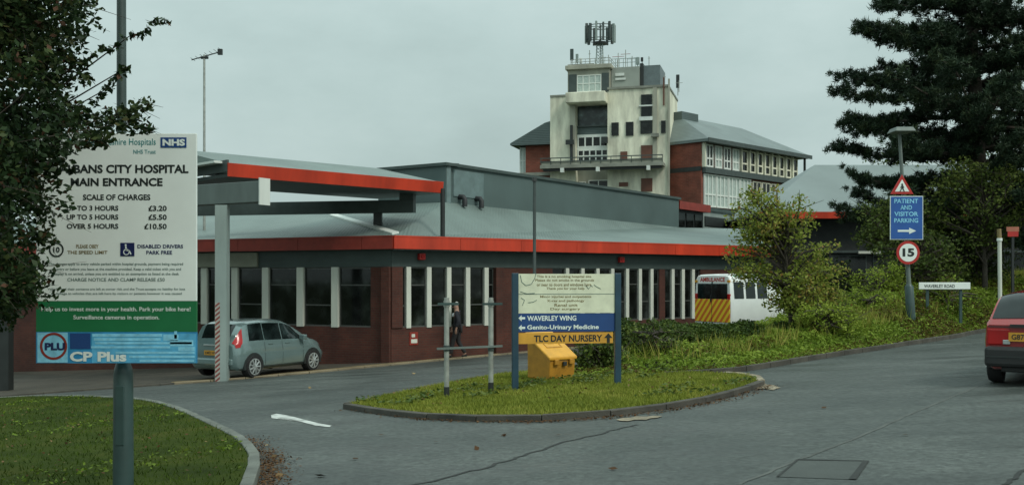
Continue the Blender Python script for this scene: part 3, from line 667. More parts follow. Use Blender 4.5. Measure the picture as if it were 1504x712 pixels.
MB().box(-.03, .0, -.19, .19, 3.48, 4.16).build('beam_end', M_WHITE, can, iM @ frame((-6.29, 25.9, 0), (-6.91, 3.97)))
cbeam((-3.1, 32.5), (-10.9, 34.2), .3, 3.72, 4.12, 'rear_beam', M_DGREYST)
cbeam((-3.1, 32.5), (-3.55, 32.6), .3, 4.12, 4.42, 'beam_bracket', M_DGREYST)
for i, (x, y) in enumerate(((-7.5, 26.45), (-13.3, 26.8))):
    g0 = gzf(x, y)
    M_ = iM @ frame((x, y, 0), (1, 0.05))
    c_ = MB().box(-.155, .155, -.15, .15, g0, 3.51).box(-.155, -.148, -.16, -.15, g0, 3.5).box(.148, .155, -.16, -.15, g0, 3.5).build('column', M_GREYST if i == 0 else M_DARK, can, M_, bevel=.008)  # far left column coloured near black to stand for shade
    if i == 0: MB().box(-.153, -.03, -.158, -.1515, g0, 1.0).build('hazard_tape', M_HAZ, c_)
M_ = iM @ frame((-4.3, 32.76, 0), (1, 0)); MB().box(-.13, .13, -.13, .13, 3.1, 3.73).build('short_column', M_DARK, can, M_)
M_ = iM @ frame((Bc.x, Bc.y + .05, 0), (1, 0)); MB().tube([(0, 0, 2.9), (0, 0, ZC - .2)], .075, 10).build('downpipe', M_DARK, can, M_, smooth=True)

# aerial on the roof behind the canopy
ap = at(300, 95, 36.0)
t = thing('roof_aerial', 'tall thin roof aerial rising behind the entrance canopy with a tilted crossbar', 'aerial', (ap.x, ap.y, 3.2))
top = 9.5 - 3.2
MB().tube([(0, 0, 0), (0, 0, top)], [.05, .04], 8).build('mast', M_GALV, t, smooth=True)
y0 = MB().tube([(-.45, 0, top - .28 + .1), (.62, 0, top + .12)], .02, 6)
for k in range(7): x = -.4 + k * .16; y0.tube([(x, -.25, top - .18 + (x + .45) * .37), (x, .25, top - .18 + (x + .45) * .37)], .008, 5)
y0.build('antenna', M_DARK, t)
MB().box(.48, .64, -.05, .05, top + .0, top + .2).build('reflector', M_DARK, t)
MB().tube([(-.12, 0, top - .1), (.14, 0, top - .1)], .05, 8).build('bracket', M_DARK, t)
# bare post behind the signboard
pp = at(785, 265, 29.5); g0 = gzf(pp.x, pp.y)
t = thing('lamp_post', 'thin grey post with small dark cap rising behind the two-post signboard', 'post', (pp.x, pp.y, g0))
MB().tube([(0, 0, 0), (0, 0, .9), (0, 0, .95), (0, 0, pp.z - g0)], [.075, .075, .05, .045], 10).build('shaft', M_DGREYST, t, smooth=True)
MB().tube([(0, 0, pp.z - g0 - .03), (0, 0, pp.z - g0 + .08)], [.075, .06], 10).build('cap', M_DARK, t)
# ================================================================== TOWER BLOCK
TD = Vector((9.23, -2.5)).normalized()
MT = frame((3.12, 83.5, 0), TD)
tow = thing('tower_block', 'tall cream hospital tower with brick wings, slate roofs and a long balcony', 'building', MT)
U = lambda px: (px - 808) * .0556
ZP = lambda py: EYE + (HY - py) * .0547
def tb(name, mat, x0, x1, y0, y1, pt, pb, parent=None, bevel=0, M=None):
    return MB().box(U(x0), U(x1), y0, y1, ZP(pb), ZP(pt)).build(name, mat, parent or tow, M, bevel=bevel)
BASE = -3.0
def tz(name, mat, x0, x1, y0, y1, pt, zb, parent=None): return MB().box(U(x0), U(x1), y0, y1, zb, ZP(pt)).build(name, mat, parent or tow)
tz('wall', M_CREAM, 808, 846, 0, 7, 138, BASE)                         # left stack
tz('wall', M_CREAM, 893, 980.5, .05, 7, 131, BASE)                     # right main
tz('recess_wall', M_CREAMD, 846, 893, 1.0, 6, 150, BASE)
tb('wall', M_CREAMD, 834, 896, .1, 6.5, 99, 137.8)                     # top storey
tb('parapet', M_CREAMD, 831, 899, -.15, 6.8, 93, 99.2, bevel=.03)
tb('parapet', M_CONC, 833, 872, .3, 6, 90, 93.2)
tb('bay_balcony', M_CREAM, 835, 893, -1.1, .9, 136, 151.5, bevel=.06)
tb('parapet', M_CONC, 808, 834, -.06, 7, 135.5, 138.2)
tb('parapet', M_CONC, 893, 981.5, -.06, 7.1, 128, 131.2)
tb('pilaster', M_CREAMD, 958.8, 965, -.08, .04, 131.5, 236)
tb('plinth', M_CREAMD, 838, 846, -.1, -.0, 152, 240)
def window(name, x0, x1, pt, pb, y, nx, ny, frm=M_WHITE, pane=M_GLASS, parent=None, fw=.07):
    p = parent or tow; a, b, c, d = U(x0), U(x1), ZP(pb), ZP(pt); mb = MB()
    mb.box(a, a + fw, y - .06, y + .04, c, d); mb.box(b - fw, b, y - .06, y + .04, c, d); mb.box(a + fw, b - fw, y - .06, y + .04, c, c + fw); mb.box(a + fw, b - fw, y - .06, y + .04, d - fw, d)
    for i in range(1, nx): x = a + (b - a) * i / nx; mb.box(x - fw * .5, x + fw * .5, y - .055, y + .035, c + fw, d - fw)
    for j in range(1, ny): z = c + (d - c) * j / ny; mb.box(a + fw, b - fw, y - .052, y + .032, z - fw * .5, z + fw * .5)
    w_ = mb.build(name, frm, p); MB().box(a + .01, b - .01, y - .02, y + .02, c + .01, d - .01).build('pane', pane, w_); return w_
window('window', 848, 884, 108, 133, .06, 4, 2, M_WHITE, M_BLIND)
tb('dark_panel', M_DGREYST, 835.5, 847.5, .04, .099, 106, 134); tb('dark_panel', M_DGREYST, 884.5, 895, .04, .099, 106, 134)
tb('glazed_screen', M_GLASSG, 846.3, 892.7, .8, .95, 152, 181)
tb('screen_rail', M_DGREYST, 846.3, 892.7, .55, .75, 181, 183)
tb('screen_band', M_SLATE, 846.3, 892.7, .7, .95, 183, 195)
window('window', 847, 892.6, 197, 214, .55, 4, 1, M_WHITE, M_GLASS, fw=.11)
window('window', 847, 892.6, 217, 236, .55, 5, 2, M_WHITE, M_GLASS, fw=.10)
tb('window_band', M_WHITE, 846.4, 892.8, .5, .9, 213.8, 217.2); tb('window_band', M_WHITE, 846.4, 892.8, .5, .9, 194.8, 197.2)
for a, b, c, d in ((899, 909.5, 180, 199), (920, 931, 180, 200), (970.5, 977, 180, 198), (942, 957.5, 141, 156), (942, 957.5, 158.5, 173), (941, 958, 179, 198)):
    window('window', a, b, c, d, .02, 1, 1, M_DARK, M_GLASS, fw=.05)
tb('window_band', M_WHITE, 939, 960, -.07, .045, 156.2, 158.3); tb('window_band', M_WHITE, 939, 960, -.07, .045, 173.2, 178.8)
for a, b, c, d in ((912, 922, 223, 239), (942, 958, 215, 241), (942, 958, 263, 282), (910, 923, 268, 274)):
    tb('door', M_DOOR, a, b, -.03, .048, c, d)
tb('balcony_slab', M_CONC, 799, 976.5, -1.5, -.02, 242.5, 247.5)
tb('balcony_beam', M_DARK, 803, 974, -1.3, -.9, 247.6, 251)
tb('balcony_slab', M_CREAMD, 801, 975, -1.42, -1.3, 238.5, 242.4)
for pt in (232, 237): tb('balcony_rail', M_DGREYST, 799, 976, -1.5, -1.44, pt, pt + 1.4)
for k in range(13): x = 800 + k * 14.6; tb('rail_post', M_DGREYST, x, x + .9, -1.49, -1.45, 232, 242.4)
for x in (832, 884, 956): MB().box(U(x - 2.5), U(x + 2.5), -1.62, -1.31, ZP(254), ZP(247.6)).build('balcony_light', M_WHITE, tow)
tb('vent_stack', M_DARK, 839, 842.5, -.35, -.11, 182, 244); tb('vent_box', M_DARK, 833, 845, -.5, -.36, 204, 211); tb('vent_box', M_DARK, 886, 894, -.35, -.02, 201, 210)
tb('vent_box', M_CONC, 957, 968, -.5, -.085, 199, 204); tb('drain_pipe', M_DOOR, 973.5, 975.5, -.12, .0, 118, 158); tb('drain_pipe', M_CREAMD, 980.6, 983, -.1, .06, 120, 290)
for a, b, c, d in ((848, 858, 264, 272), (862, 892, 262, 276)): window('window', a, b, c, d, .93, 2, 1, M_WHITE, M_GLASS)
tb('plant_room', M_PLANT, 897, 938, .6, 4, 97, 127.9); tb('plant_room', M_PLANTB, 943, 967, 1.0, 4.5, 95, 127.9); tb('plant_duct', M_DARK, 938.2, 942.8, .8, 3, 92, 127.9)
tb('plant_vent', M_WHITE, 903, 916, .5, .59, 106, 110); tb('plant_vent', M_WHITE, 903, 918, .5, .59, 113, 116)
tb('stair_bulkhead', M_CREAMD, 896.2, 905, 2.5, 6, 100, 127.9)
# left wing
mb = MB(); mb.box(U(768), U(807.8), .6, 9, BASE, ZP(207)); mb.build('wing_wall', M_BRICKT, tow)
window('window', 757.5, 767.8, 210, 250, .9, 2, 2, M_WHITE, M_BLIND); tb('wing_wall', M_CREAMD, 757.5, 767.8, 1.0, 9, 250, 300); tb('wing_wall', M_DARK, 757.7, 767.7, 1.0, 8.5, 208, 250)
tb('floor_band', M_CONC, 757, 808, .45, .59, 249, 254)
a = [(U(747), 0, ZP(208)), (U(807.9), 0, ZP(208)), (U(807.9), 0, ZP(174)), (U(800), 0, ZP(176)), (U(747), 0, ZP(205))]
MB().prism(a, [(x, 9.5, z) for x, y, z in a]).build('wing_roof', M_SLATE, tow)
# right wing
iT = MT.inverted(); RW = iT @ frame((14.8, 80, 0), (.697, .717)); WLEN = 15.3; EV = 12.55
MB().box(0, WLEN, 0, 9, BASE, EV).build('wing_wall', M_BRICKT, tow, RW)
MB().box(-.03, .2, .0, 9, 10.1, 10.45).build('floor_band', M_DARK, tow, RW)
MB().box(.15, WLEN + .05, -.35, -.002, 9.95, 10.4).build('floor_band', M_DGREYST, tow, RW)
o_ = .85; rz = 15.25
V_ = [(-.25, -o_, EV), (WLEN + o_, -o_, EV), (WLEN + o_, 9.6, EV), (-.25, 9.6, EV), (3.2, 4.4, rz), (WLEN - 2.2, 4.4, rz)]
V2 = [(x, y, z - .22) for x, y, z in V_[:4]]
MB().add(V_ + V2, [(0, 1, 5, 4), (1, 2, 5), (2, 3, 4, 5), (3, 0, 4), (6, 9, 8, 7), (0, 6, 7, 1), (1, 7, 8, 2), (2, 8, 9, 3), (3, 9, 6, 0)]).build('wing_roof', M_SLATE2, tow, RW)
MB().box(-.3, WLEN + o_ + .06, -o_ - .07, -o_ - .005, EV - .28, EV + .05).build('gutter', M_DGREYST, tow, RW)
MB().box(2.6, 5.0, 3.6, 5.4, rz - .5, rz + .22).build('roof_vent', M_SLATE, tow, RW)
def rwin(x0, x1, z0, z1, nx, ny, frm, pn, fw=.09, y=-.05):
    mb = MB(); mb.box(x0, x0 + fw, y - .08, y + .04, z0, z1); mb.box(x1 - fw, x1, y - .08, y + .04, z0, z1); mb.box(x0 + fw, x1 - fw, y - .08, y + .04, z0, z0 + fw); mb.box(x0 + fw, x1 - fw, y - .08, y + .04, z1 - fw, z1)
    for i in range(1, nx): x = x0 + (x1 - x0) * i / nx; mb.box(x - fw / 2, x + fw / 2, y - .07, y + .03, z0 + fw, z1 - fw)
    for j in range(1, ny): z = z0 + (z1 - z0) * (.38 if ny == 2 else j / ny); mb.box(x0 + fw, x1 - fw, y - .068, y + .028, z - fw / 2, z + fw / 2)
    w_ = mb.build('window', frm, tow, RW); MB().box(x0 + .02, x1 - .02, y - .01, y + .03, z0 + .02, z1 - .02).build('pane', pn, w_)
for k in range(4): rwin(.55 + k * 1.28, .55 + k * 1.28 + 1.02, 10.45, 12.25, 2, 2, M_WHITE, M_BLIND if k % 2 else M_GLASS, .13)
for k in range(8): rwin(5.75 + k * 1.19, 5.75 + k * 1.19 + .98, 10.45, 12.25, 1, 2, M_CREAM, M_GLASS, .12)
for k in range(7): MB().box(5.6 + k * 1.19 + 1.19, 5.74 + k * 1.19 + 1.19, -.3, -.01, 10.4, 12.3).build('window_post', M_CREAM, tow, RW)
for k in range(4): rwin(.3 + k * 1.75, .3 + k * 1.75 + 1.7, 7.3, 9.9, 3, 2, M_WHITE, M_BLIND, .12)
for k in range(5): rwin(7.5 + k * 1.5, 7.5 + k * 1.5 + 1.35, 7.6, 9.8, 2, 2, M_CREAM, M_GLASS, .1)
MB().box(WLEN - .1, WLEN + .06, -.75, -.59, BASE, EV - .23).build('corner_post', M_DARK, tow, RW)
for x in (.12, 5.5): MB().box(x, x + .14, -.3, -.01, 10.4, 12.3).build('window_post', M_CREAM, tow, RW)

# aerials on the tower roof
def tpos(px, y, pz): return MT @ Vector((U(px), y, pz))
t = thing('antenna_mast', 'lattice mast on the tower roof topped by a ring of upright phone antenna panels', 'antenna', frame(tpos(876, 2.0, ZP(90)), TD))
h0 = ZP(26) - ZP(90); zl = ZP(55) - ZP(90)
mb = MB()
for sx, sy in ((-.22, -.2), (.22, -.2), (0, .25)): mb.tube([(sx * 1.5, sy * 1.5, 0), (sx, sy, zl)], .05, 6)
for k in range(7):
    z = zl * k / 7; z2 = zl * (k + 1) / 7; mb.tube([(-.3, -.28, z), (.28, -.26, z2)], .022, 5); mb.tube([(.3, -.28, z), (0, .33, z2)], .022, 5); mb.tube([(0, .35, z), (-.28, -.26, z2)], .022, 5)
mb.build('lattice', M_GREYST, t)
mb = MB(); mb.disc((0, 0, zl + .05), .62, 'z', 16, .14); mb.build('head_platform', M_DARK, t)
mb = MB()
for z in (zl + .35, h0 - .15):
    pts = [(1.12 * math.cos(2 * PI * k / 16), 1.0 * math.sin(2 * PI * k / 16), z) for k in range(17)]; mb.tube(pts, .035, 5)
    for k in range(4): mb.tube([(0, 0, z), (1.12 * math.cos(PI * k / 2 + .4), math.sin(PI * k / 2 + .4), z)], .03, 5)
mb.tube([(0, 0, zl), (0, 0, h0 + .1)], .06, 6); mb.build('head_frame', M_DGREYST, t)
for k in range(13):
    a = 2 * PI * k / 13 + .25; x, y = 1.18 * math.cos(a), 1.05 * math.sin(a)
    o = MB().box(-.11, .11, -.07, .07, zl + .1, h0 - .02 + .1 * (k % 2)).build('antenna_panel', M_GREYST if k % 3 == 0 else M_DGREYST, t, Matrix.Translation((x, y, 0)) @ Matrix.Rotation(a, 4, 'Z'), bevel=.02)
random.seed(3)
def whip(lbl, px, y, pb, pt, wd, panel, mat, grp='aerials along the tower roof edge'):
    p = tpos(px, y, ZP(pb)); t = thing('roof_antenna', lbl, 'antenna', frame(p, TD), grp); h = ZP(pt) - ZP(pb)
    MB().tube([(0, 0, 0), (0, 0, h)], .035, 6).build('pole', M_GALV, t)
    if panel: MB().box(-wd / 2, wd / 2, -.16, -.04, h * .35, h * .98).build('panel', mat, t, bevel=.02)
    else: MB().tube([(-wd, 0, h * .8), (wd, 0, h * .8)], .02, 5).build('crossbar', mat, t)
whip('grey panel antenna at the left corner of the tower roof', 839, .5, 93, 66, .28, True, M_DGREYST)
whip('second grey panel antenna from the left corner of the tower roof', 845, 1.0, 93, 72, .22, True, M_GREYST)
whip('thin whip aerial just right of the lattice mast on the tower roof', 890, 1.5, 93, 74, .12, False, M_GALV)
whip('pinkish aerial with crossbar between mast and plant rooms', 903, 2, 98, 70, .5, False, M_REDD)
whip('pinkish aerial with crossbar above the louvred plant room', 914, 2, 98, 66, .4, False, M_REDD)
whip('grey aerial with crossbar standing on the louvred plant room', 925, 1.5, 98, 78, .4, False, M_GREYST)
whip('short panel antenna at right end of the louvred plant room', 933, 1.5, 98, 80, .25, True, M_GREYST)
whip('dark panel antenna beside the blue grey plant room', 940.5, 1.2, 92, 82, .2, True, M_DARK)
whip('thin reddish pole aerial near the right corner of the tower', 974, .5, 128, 112, .12, False, M_DOOR)
whip('tall dark panel antenna on the far right corner of the tower', 986, 4.5, 130, 98, .28, True, M_DARK)
for lb_, px, y, pb, pt_, wd_, pn_, m_ in (('short white panel antenna near the left end of the roof railing', 852, .6, 93, 80, .2, True, M_WHITE), ('thin tall whip aerial left of the lattice mast', 862, 1.4, 93, 66, .1, False, M_GALV), ('stubby grey aerial with crossbar right of the lattice mast', 884, .6, 93, 78, .3, False, M_GREYST), ('white crossbar aerial over the stair bulkhead', 899, 3, 99, 76, .45, False, M_WHITE), ('thin grey whip aerial on the blue grey plant room', 950, 1.4, 95, 80, .1, False, M_GALV), ('slim pole aerial with crossbar left of the far right panel antenna', 990, 3.2, 129, 112, .3, False, M_GALV)):
    whip(lb_, px, y, pb, pt_, wd_, pn_, m_)
t = thing('roof_railing', 'thin guard railing along the top of the tower roof', 'railing', MT)
mb = MB()
for z in (ZP(83), ZP(87)): mb.tube([(U(838), .3, z), (U(896), .3, z), (U(896), 5, z)], .025, 5)
for k in range(9): x = U(838 + 7.2 * k); mb.tube([(x, .3, ZP(93)), (x, .3, ZP(83))], .025, 5)
mb.build('rails', M_GALV, t)
mb = MB()
for z in (ZP(84), ZP(90)): mb.tube([(U(897), .7, z), (U(938), .7, z)], .025, 5)
for k in range(8): x = U(897 + 5.8 * k); mb.tube([(x, .7, ZP(97)), (x, .7, ZP(84))], .025, 5)
mb.build('plant_rails', M_GREYST, t)

# ================================================================== PAVILION ON THE RIGHT
pv = thing('pavilion_building', 'single storey pavilion with shade-darkened walls, pale hipped roof and red fascia behind the pine', 'building', (12.4, 50, -1.5))
PV = Matrix.Identity(4); ez = 4.85 + 1.5; rz_ = 7.75 + 1.5; W_ = 26
V_ = [(-.4, -.4, ez), (W_, -.4, ez), (W_, 10.4, ez), (-.4, 10.4, ez), (3.9, 5, rz_), (W_ - 4, 5, rz_)]; V2 = [(x, y, z - .06) for x, y, z in V_[:4]]
MB().add(V_ + V2, [(0, 1, 5, 4), (1, 2, 5), (2, 3, 4, 5), (3, 0, 4), (6, 9, 8, 7), (0, 6, 7, 1), (1, 7, 8, 2), (2, 8, 9, 3), (3, 9, 6, 0)]).build('roof', M_PALER, pv)
MB().box(-.45, W_ + .05, -.46, -.405, ez - .3, ez + .02).build('red_fascia', M_RED, pv)
MB().box(.3, W_ - .3, .4, 9.6, 0, ez - .065).build('wall', M_DARK, pv)  # wall colour is near black to imitate the building lying in shade
MB().box(.2, W_, -.38, .39, ez - .3, ez - .08).build('soffit', M_DGREYST, pv)
for k in range(10): 
    w_ = MB().box(1 + k * 2.2, 2.9 + k * 2.2, .36, .398, 2.6, 4.3).build('window', M_DGREYST, pv); MB().box(1.06 + k * 2.2, 2.84 + k * 2.2, .34, .359, 2.66, 4.24).build('pane', M_GLASS, w_)
MB().box(.5, W_ - .4, .2, .398, 4.4, 4.52).build('lintel_strip', M_DGREYST, pv)
MB().box(4.6, 5.7, .1, .19, 4.36, 4.48).build('strip_light', M_FIN, pv)

# ================================================================== BANK WITH GROUND COVER
bf_px = [(838, 557), (920, 555), (1000, 552), (1060, 548), (1120, 540), (1200, 526.5), (1270, 516), (1340, 505), (1400, 496), (1440, 488)]
bf = smooth_line([G(*p) for p in bf_px] + [(19, 35.5), (26, 42)], 6); BF = np.array(bf)
seg = np.r_[0, np.cumsum(np.linalg.norm(np.diff(BF, axis=0), axis=1))]; STOT = seg[-1]
def bank(s, e):
    """s along the front edge (metres), e depth behind it -> x, y, z"""
    x = np.interp(s, seg, BF[:, 0]); y = np.interp(s, seg, BF[:, 1]); f = s / STOT
    bx = .16 + .10 * f; x2 = x + bx * e; y2 = y + .985 * e
    H = (0.25 + 1.25 * np.clip((s - 4) / 12, 0, 1)) * (1 - np.exp(-(e / 3.0) ** 1.3)) + 0.05 * np.clip(e - 6, 0, 12) * np.clip((s - 6) / 10, 0, 1)
    return x2, y2, gz(x2, y2) + 0.09 + H
ss = np.linspace(0, STOT, 60); ee = np.linspace(0, 15, 30); S_, E_ = np.meshgrid(ss, ee)
X, Y, Z = bank(S_, E_); V = np.stack([X, Y, Z], -1).reshape(-1, 3); nx = len(ss)
i = (np.arange(len(ee) - 1)[:, None] * nx + np.arange(nx - 1)[None]).ravel()
structure(np_obj('bank', V, np.stack([i, i + 1, i + nx + 1, i + nx], 1), M_SOIL, smooth=True))
BS, BE = np.meshgrid(np.linspace(0, STOT, 240), np.linspace(0, 15, 120)); BX, BY, BZ = bank(BS, BE)
def bankz(x, y):
    k = np.argmin((BX - x) ** 2 + (BY - y) ** 2); return float(BZ.ravel()[k])
structure(kerb_stones([p for p in bf if p[0] > 3.0], -.13, .11, .3).build('bank_kerb', M_KERBD, bevel=.012))
r = np.random.default_rng(31); n = 95000
s = r.uniform(0, STOT * .8, n); e = 9.5 * r.uniform(0, 1, n) ** 1.25
x, y, z = bank(s, e); P2 = np.stack([x, y], 1)
lump = vnoise(P2, 1.7, 3); lump2 = vnoise(P2, 4.5, 4)
hgt = (0.03 + .23 * lump ** 1.3 + .12 * lump2) * np.clip((e - .3) / 2.6, .16, 1)
C = np.stack([x + r.normal(0, .04, n), y + r.normal(0, .04, n), z + hgt * r.uniform(.25, 1.0, n)], 1)
V, Fc = leaf_quads(C, r.uniform(.05, .12, n), r, flat=.35)
brown = vnoise(P2, .55, 9); tn = .38 + .45 * lump * (.6 + .4 * lump2) + r.uniform(-.14, .16, n)
b2 = np.exp(-((s - 14.5) / 3.2) ** 2 - ((e - 3.2) / 1.0) ** 2) + .8 * np.exp(-((s - 4.5) / 2.0) ** 2 - ((e - 2.4) / .5) ** 2)
tn = np.where(r.uniform(0, 1, n) < .75 * b2 * (.4 + lump2), r.uniform(0, .2, n), tn)
tn = np.where((brown > .66) & (r.uniform(0, 1, n) < .55), r.uniform(.0, .2, n), tn); tn = np.where((e < .7) & (r.uniform(0, 1, n) < .35), .1, tn)
tag(np_obj('ground_cover', V, Fc, L_COVER, tone=tn), kind='stuff')
# tall grass tufts among the cover
n = 16000; s = r.uniform(0, STOT * .8, n); e = 8 * r.uniform(0, 1, n); x, y, z = bank(s, e); keep = (vnoise(np.stack([x, y], 1), .8, 14) > .62) & (e > 1.6); x, y, z = x[keep], y[keep], z[keep]; n = len(x)
a = r.uniform(0, 6.28, n); h = r.uniform(.25, .55, n); B = np.stack([x, y, z], 1); off = np.stack([np.cos(a) * .012, np.sin(a) * .012, 0 * a], 1)
tip = B + np.stack([r.normal(0, .14, n), r.normal(0, .14, n), h], 1); V = np.stack([B - off, B + off, tip], 1).reshape(-1, 3)
tag(np_obj('tall_grass', V, np.arange(3 * n).reshape(n, 3), L_BLADE2, tone=r.uniform(.2, 1, n)), kind='stuff')

# ================================================================== TREES AND SHRUBS
def clump_tree(name, label, cat, base, trunk_top, clumps, leaf_n, leaf, mat, tr=.09, group=None, seed=1, spread=.24, tone0=.1, bark=M_BARK, limb=.03, bow=.25, every=1):
    """trunk, a limb to every clump centre, leaves round limbs and clump centres"""
    rr = np.random.default_rng(seed); rd = random.Random(seed)
    t = thing(name, label, cat, base, group); b = Vector(base); tt = Vector(trunk_top) - b
    mid = tt * .5 + Vector((rd.uniform(-.1, .1), rd.uniform(-.1, .1), 0)); path = [Vector((0, 0, -.15)), tt * .25, mid, tt * .75, tt]
    mb = MB().tube(path, [tr * 1.25, tr, tr * .8, tr * .6, tr * .35], 9)
    Cs = []; Tn = []
    for c in clumps:
        sp = c[3] if len(c) > 3 else spread; k = c[4] if len(c) > 4 else 1.0
        q = Vector(c[:3]) - b; f = max(.15, min(.95, (q.z / max(tt.z, .1)) * .75 + rd.uniform(-.12, .05))); st = tt * f
        md = (st + q) / 2 + Vector((rd.uniform(-bow, bow), rd.uniform(-bow, bow), rd.uniform(0, bow))) * .7
        if rd.random() < 1 / every: mb.tube([st, md, q], [limb * 1.3, limb, limb * .35], 5)
        m = max(4, int(leaf_n * k * (sp / spread) ** 1.5)); G_ = rr.normal(size=(m, 3)); G_ /= np.linalg.norm(G_, axis=1)[:, None]; G_ *= (rr.uniform(0, 1, m) ** .42)[:, None]
        Cs.append(np.array(q) + G_ * np.array([sp * 1.5, sp * 1.5, sp * 1.15])); Tn.append(np.full(m, rd.uniform(0, .5)))
        for _ in range(2):                                    # twigs
            e_ = q + Vector((rd.gauss(0, 1), rd.gauss(0, 1), rd.gauss(.2, .8))) * sp * 1.2; mb.tube([q, e_], [limb * .4, limb * .12], 4)
        m2 = m // 5 if every == 1 else 0; f2 = rr.uniform(.45, 1, m2)[:, None]; Cs.append((np.array(st) * (1 - f2) ** 2 + 2 * np.array(md) * f2 * (1 - f2) + np.array(q) * f2 ** 2) + rr.normal(0, sp * .35, (m2, 3))); Tn.append(np.full(m2, .2))
    mb.build('trunk', bark, t, smooth=True)
    C = np.concatenate(Cs); n = len(C); tn = np.concatenate(Tn) + tone0 + rr.uniform(-.12, .42, n)
    tn = np.where(rr.uniform(0, 1, n) < .03, 1.0, np.clip(tn, 0, .95))
    V, Fc = leaf_quads(C, leaf * rr.uniform(.65, 1.35, n), rr, flat=.2); np_obj('crown', V, Fc, mat, t, tone=tn)
    return t
def blob(rd, c, rad, n, lo=.35, hi=1.0, sp=(.18, .32)):
    out = []
    while len(out) < n:
        v = Vector((rd.gauss(0, 1), rd.gauss(0, 1), rd.gauss(0, 1))).normalized() * (rd.uniform(lo ** 3, hi ** 3) ** (1 / 3))
        out.append((c[0] + v.x * rad[0], c[1] + v.y * rad[1], c[2] + v.z * rad[2], rd.uniform(*sp)))
    return out
# small olive tree in front of the long wing
rd = random.Random(4)
cl_ = blob(rd, (7.15, 27.2, 2.15), (1.35, 1.1, 1.05), 42) + blob(rd, (6.6, 27.2, 3.15), (.75, .7, .75), 24) + blob(rd, (7.9, 27.0, 1.35), (.75, .7, .8), 22) + blob(rd, (7.3, 27.4, 3.2), (.9, .6, .55), 10)
cl_ += [(6.0, 27, 3.5, .16), (6.3, 27, 3.95, .15), (7.0, 27, 3.95, .13), (7.6, 27, 3.75, .14), (8.5, 27, 2.5, .15), (8.75, 27, 1.9, .16), (8.6, 27, 1.2, .2), (8.8, 26.6, .95, .2), (5.9, 27, 2.4, .18), (7.9, 27, 3.3, .14), (6.2, 27, 1.8, .2)] + blob(rd, (7.6, 26.9, .95), (1.0, .6, .38), 20)
clump_tree('small_tree', 'small loose olive green tree between the white minibus and the pavilion', 'tree', (7.5, 27.3, bankz(7.5, 27.3)), (7.2, 27.2, 3.3), cl_, 66, .10, L_TREE, .07, None, 4, .24, .22)
# hedge row behind the bank
rd = random.Random(8); cl_ = []
t = thing('hedge', 'dark untrimmed hedge at the top of the bank in front of the minibus', 'hedge', (3.5, 25.4, bankz(4, 25) - .1)); hb = Vector((3.5, 25.4, bankz(4, 25) - .1)); rr = np.random.default_rng(8)
n = 34000; f = rr.uniform(0, 1, n); hx = 2.25 + f * 5.4; hy = 24.5 + f * 2.6; P2 = np.stack([hx, hy], 1); topz = .46 + .22 * vnoise(P2, 1.6, 2) + .16 * vnoise(P2, 4.0, 5) - .22 * f
q = rr.normal(0, .42, n); zz = -.5 + (topz + .5) * np.sqrt(rr.uniform(0, 1, n)) * (1 - .25 * np.abs(q))
C = np.stack([hx + rr.normal(0, .06, n), hy + q, zz + .02], 1) - np.array([hb.x, hb.y, hb.z])
V, Fc = leaf_quads(C, rr.uniform(.05, .11, n), rr, flat=.2); np_obj('foliage', V, Fc, L_HEDGE, t, tone=.5 * vnoise(C, 2.2, 4) + rr.uniform(-.1, .4, n))
mb = MB()
for k in range(14): x = -.8 + k * .42; mb.tube([(x, (x + .9) * .28 - .3, -.9), (x + rd.uniform(-.2, .2), (x + .9) * .28 - .3, .05)], [.03, .012], 5)
mb.build('stems', M_BARK, t)
# shrubs in the bank and behind it
def shrub(label, c, rad, n, leaf, mat, seed, leaf_n=60, sp=(.16, .3), tone0=.1, name='shrub', cat='shrub', group='shrubs on the bank'):
    rd = random.Random(seed); zb = bankz(c[0], c[1]) if c[1] < 45 else gzf(c[0], c[1])
    return clump_tree(name, label, cat, (c[0], c[1], min(zb, c[2] - rad[2] * .5)), (c[0], c[1], c[2] + rad[2] * .4), blob(rd, c, rad, n, .3, 1, sp), leaf_n, leaf, mat, .05 + .02 * rad[2], group, seed, sum(sp) / 2, tone0)
shrub('low dense shrub behind the yellow grit bin under the signboard', (1.75, 22.0, .02), (.65, .5, .32), 26, .075, L_HEDGE, 41, 60, (.12, .2))
shrub('broad green shrub on the bank right of the two-post signboard', (3.2, 23.4, .28), (.7, .6, .35), 24, .08, L_HEDGE, 42, 60, (.12, .22), .2)
shrub('bright green shrub on the bank below the small olive tree', (8.0, 26.0, .62), (.8, .6, .4), 26, .08, L_COVER, 43, 60, (.13, .22), .42)
shrub('leafy shrub at the foot of the leaning lamp post', (10.6, 30.6, .75), (1.0, .7, .5), 30, .09, L_COVER, 44, 60, (.15, .25), .35)
shrub('light green shrub left of the white street name plate', (12.2, 34.0, 1.55), (1.0, .7, .55), 30, .09, L_COVER, 45, 60, (.16, .26), .3)
shrub('low brownish shrub beside the red hatchback', (13.6, 32.0, 1.1), (1.2, .8, .6), 34, .09, L_COVER, 46, 60, (.16, .26), .05)
shrub('wide dull green bush behind the street name plate', (14.2, 35.5, 2.35), (1.8, 1.1, 1.0), 55, .12, L_BUSH, 47, 60, (.22, .36), .2, 'bush', 'bush', 'bushes under the pine')
shrub('tall olive bush under the left side of the pine', (13.8, 36.8, 3.7), (1.4, 1.1, 1.1), 60, .13, L_BUSH, 48, 60, (.22, .38), .35, 'bush', 'bush', 'bushes under the pine')
shrub('big rounded olive bush at the right edge under the pine', (16.9, 36.5, 4.3), (2.0, 1.2, 1.7), 90, .13, L_BUSH, 49, 60, (.24, .4), .35, 'bush', 'bush', 'bushes under the pine')
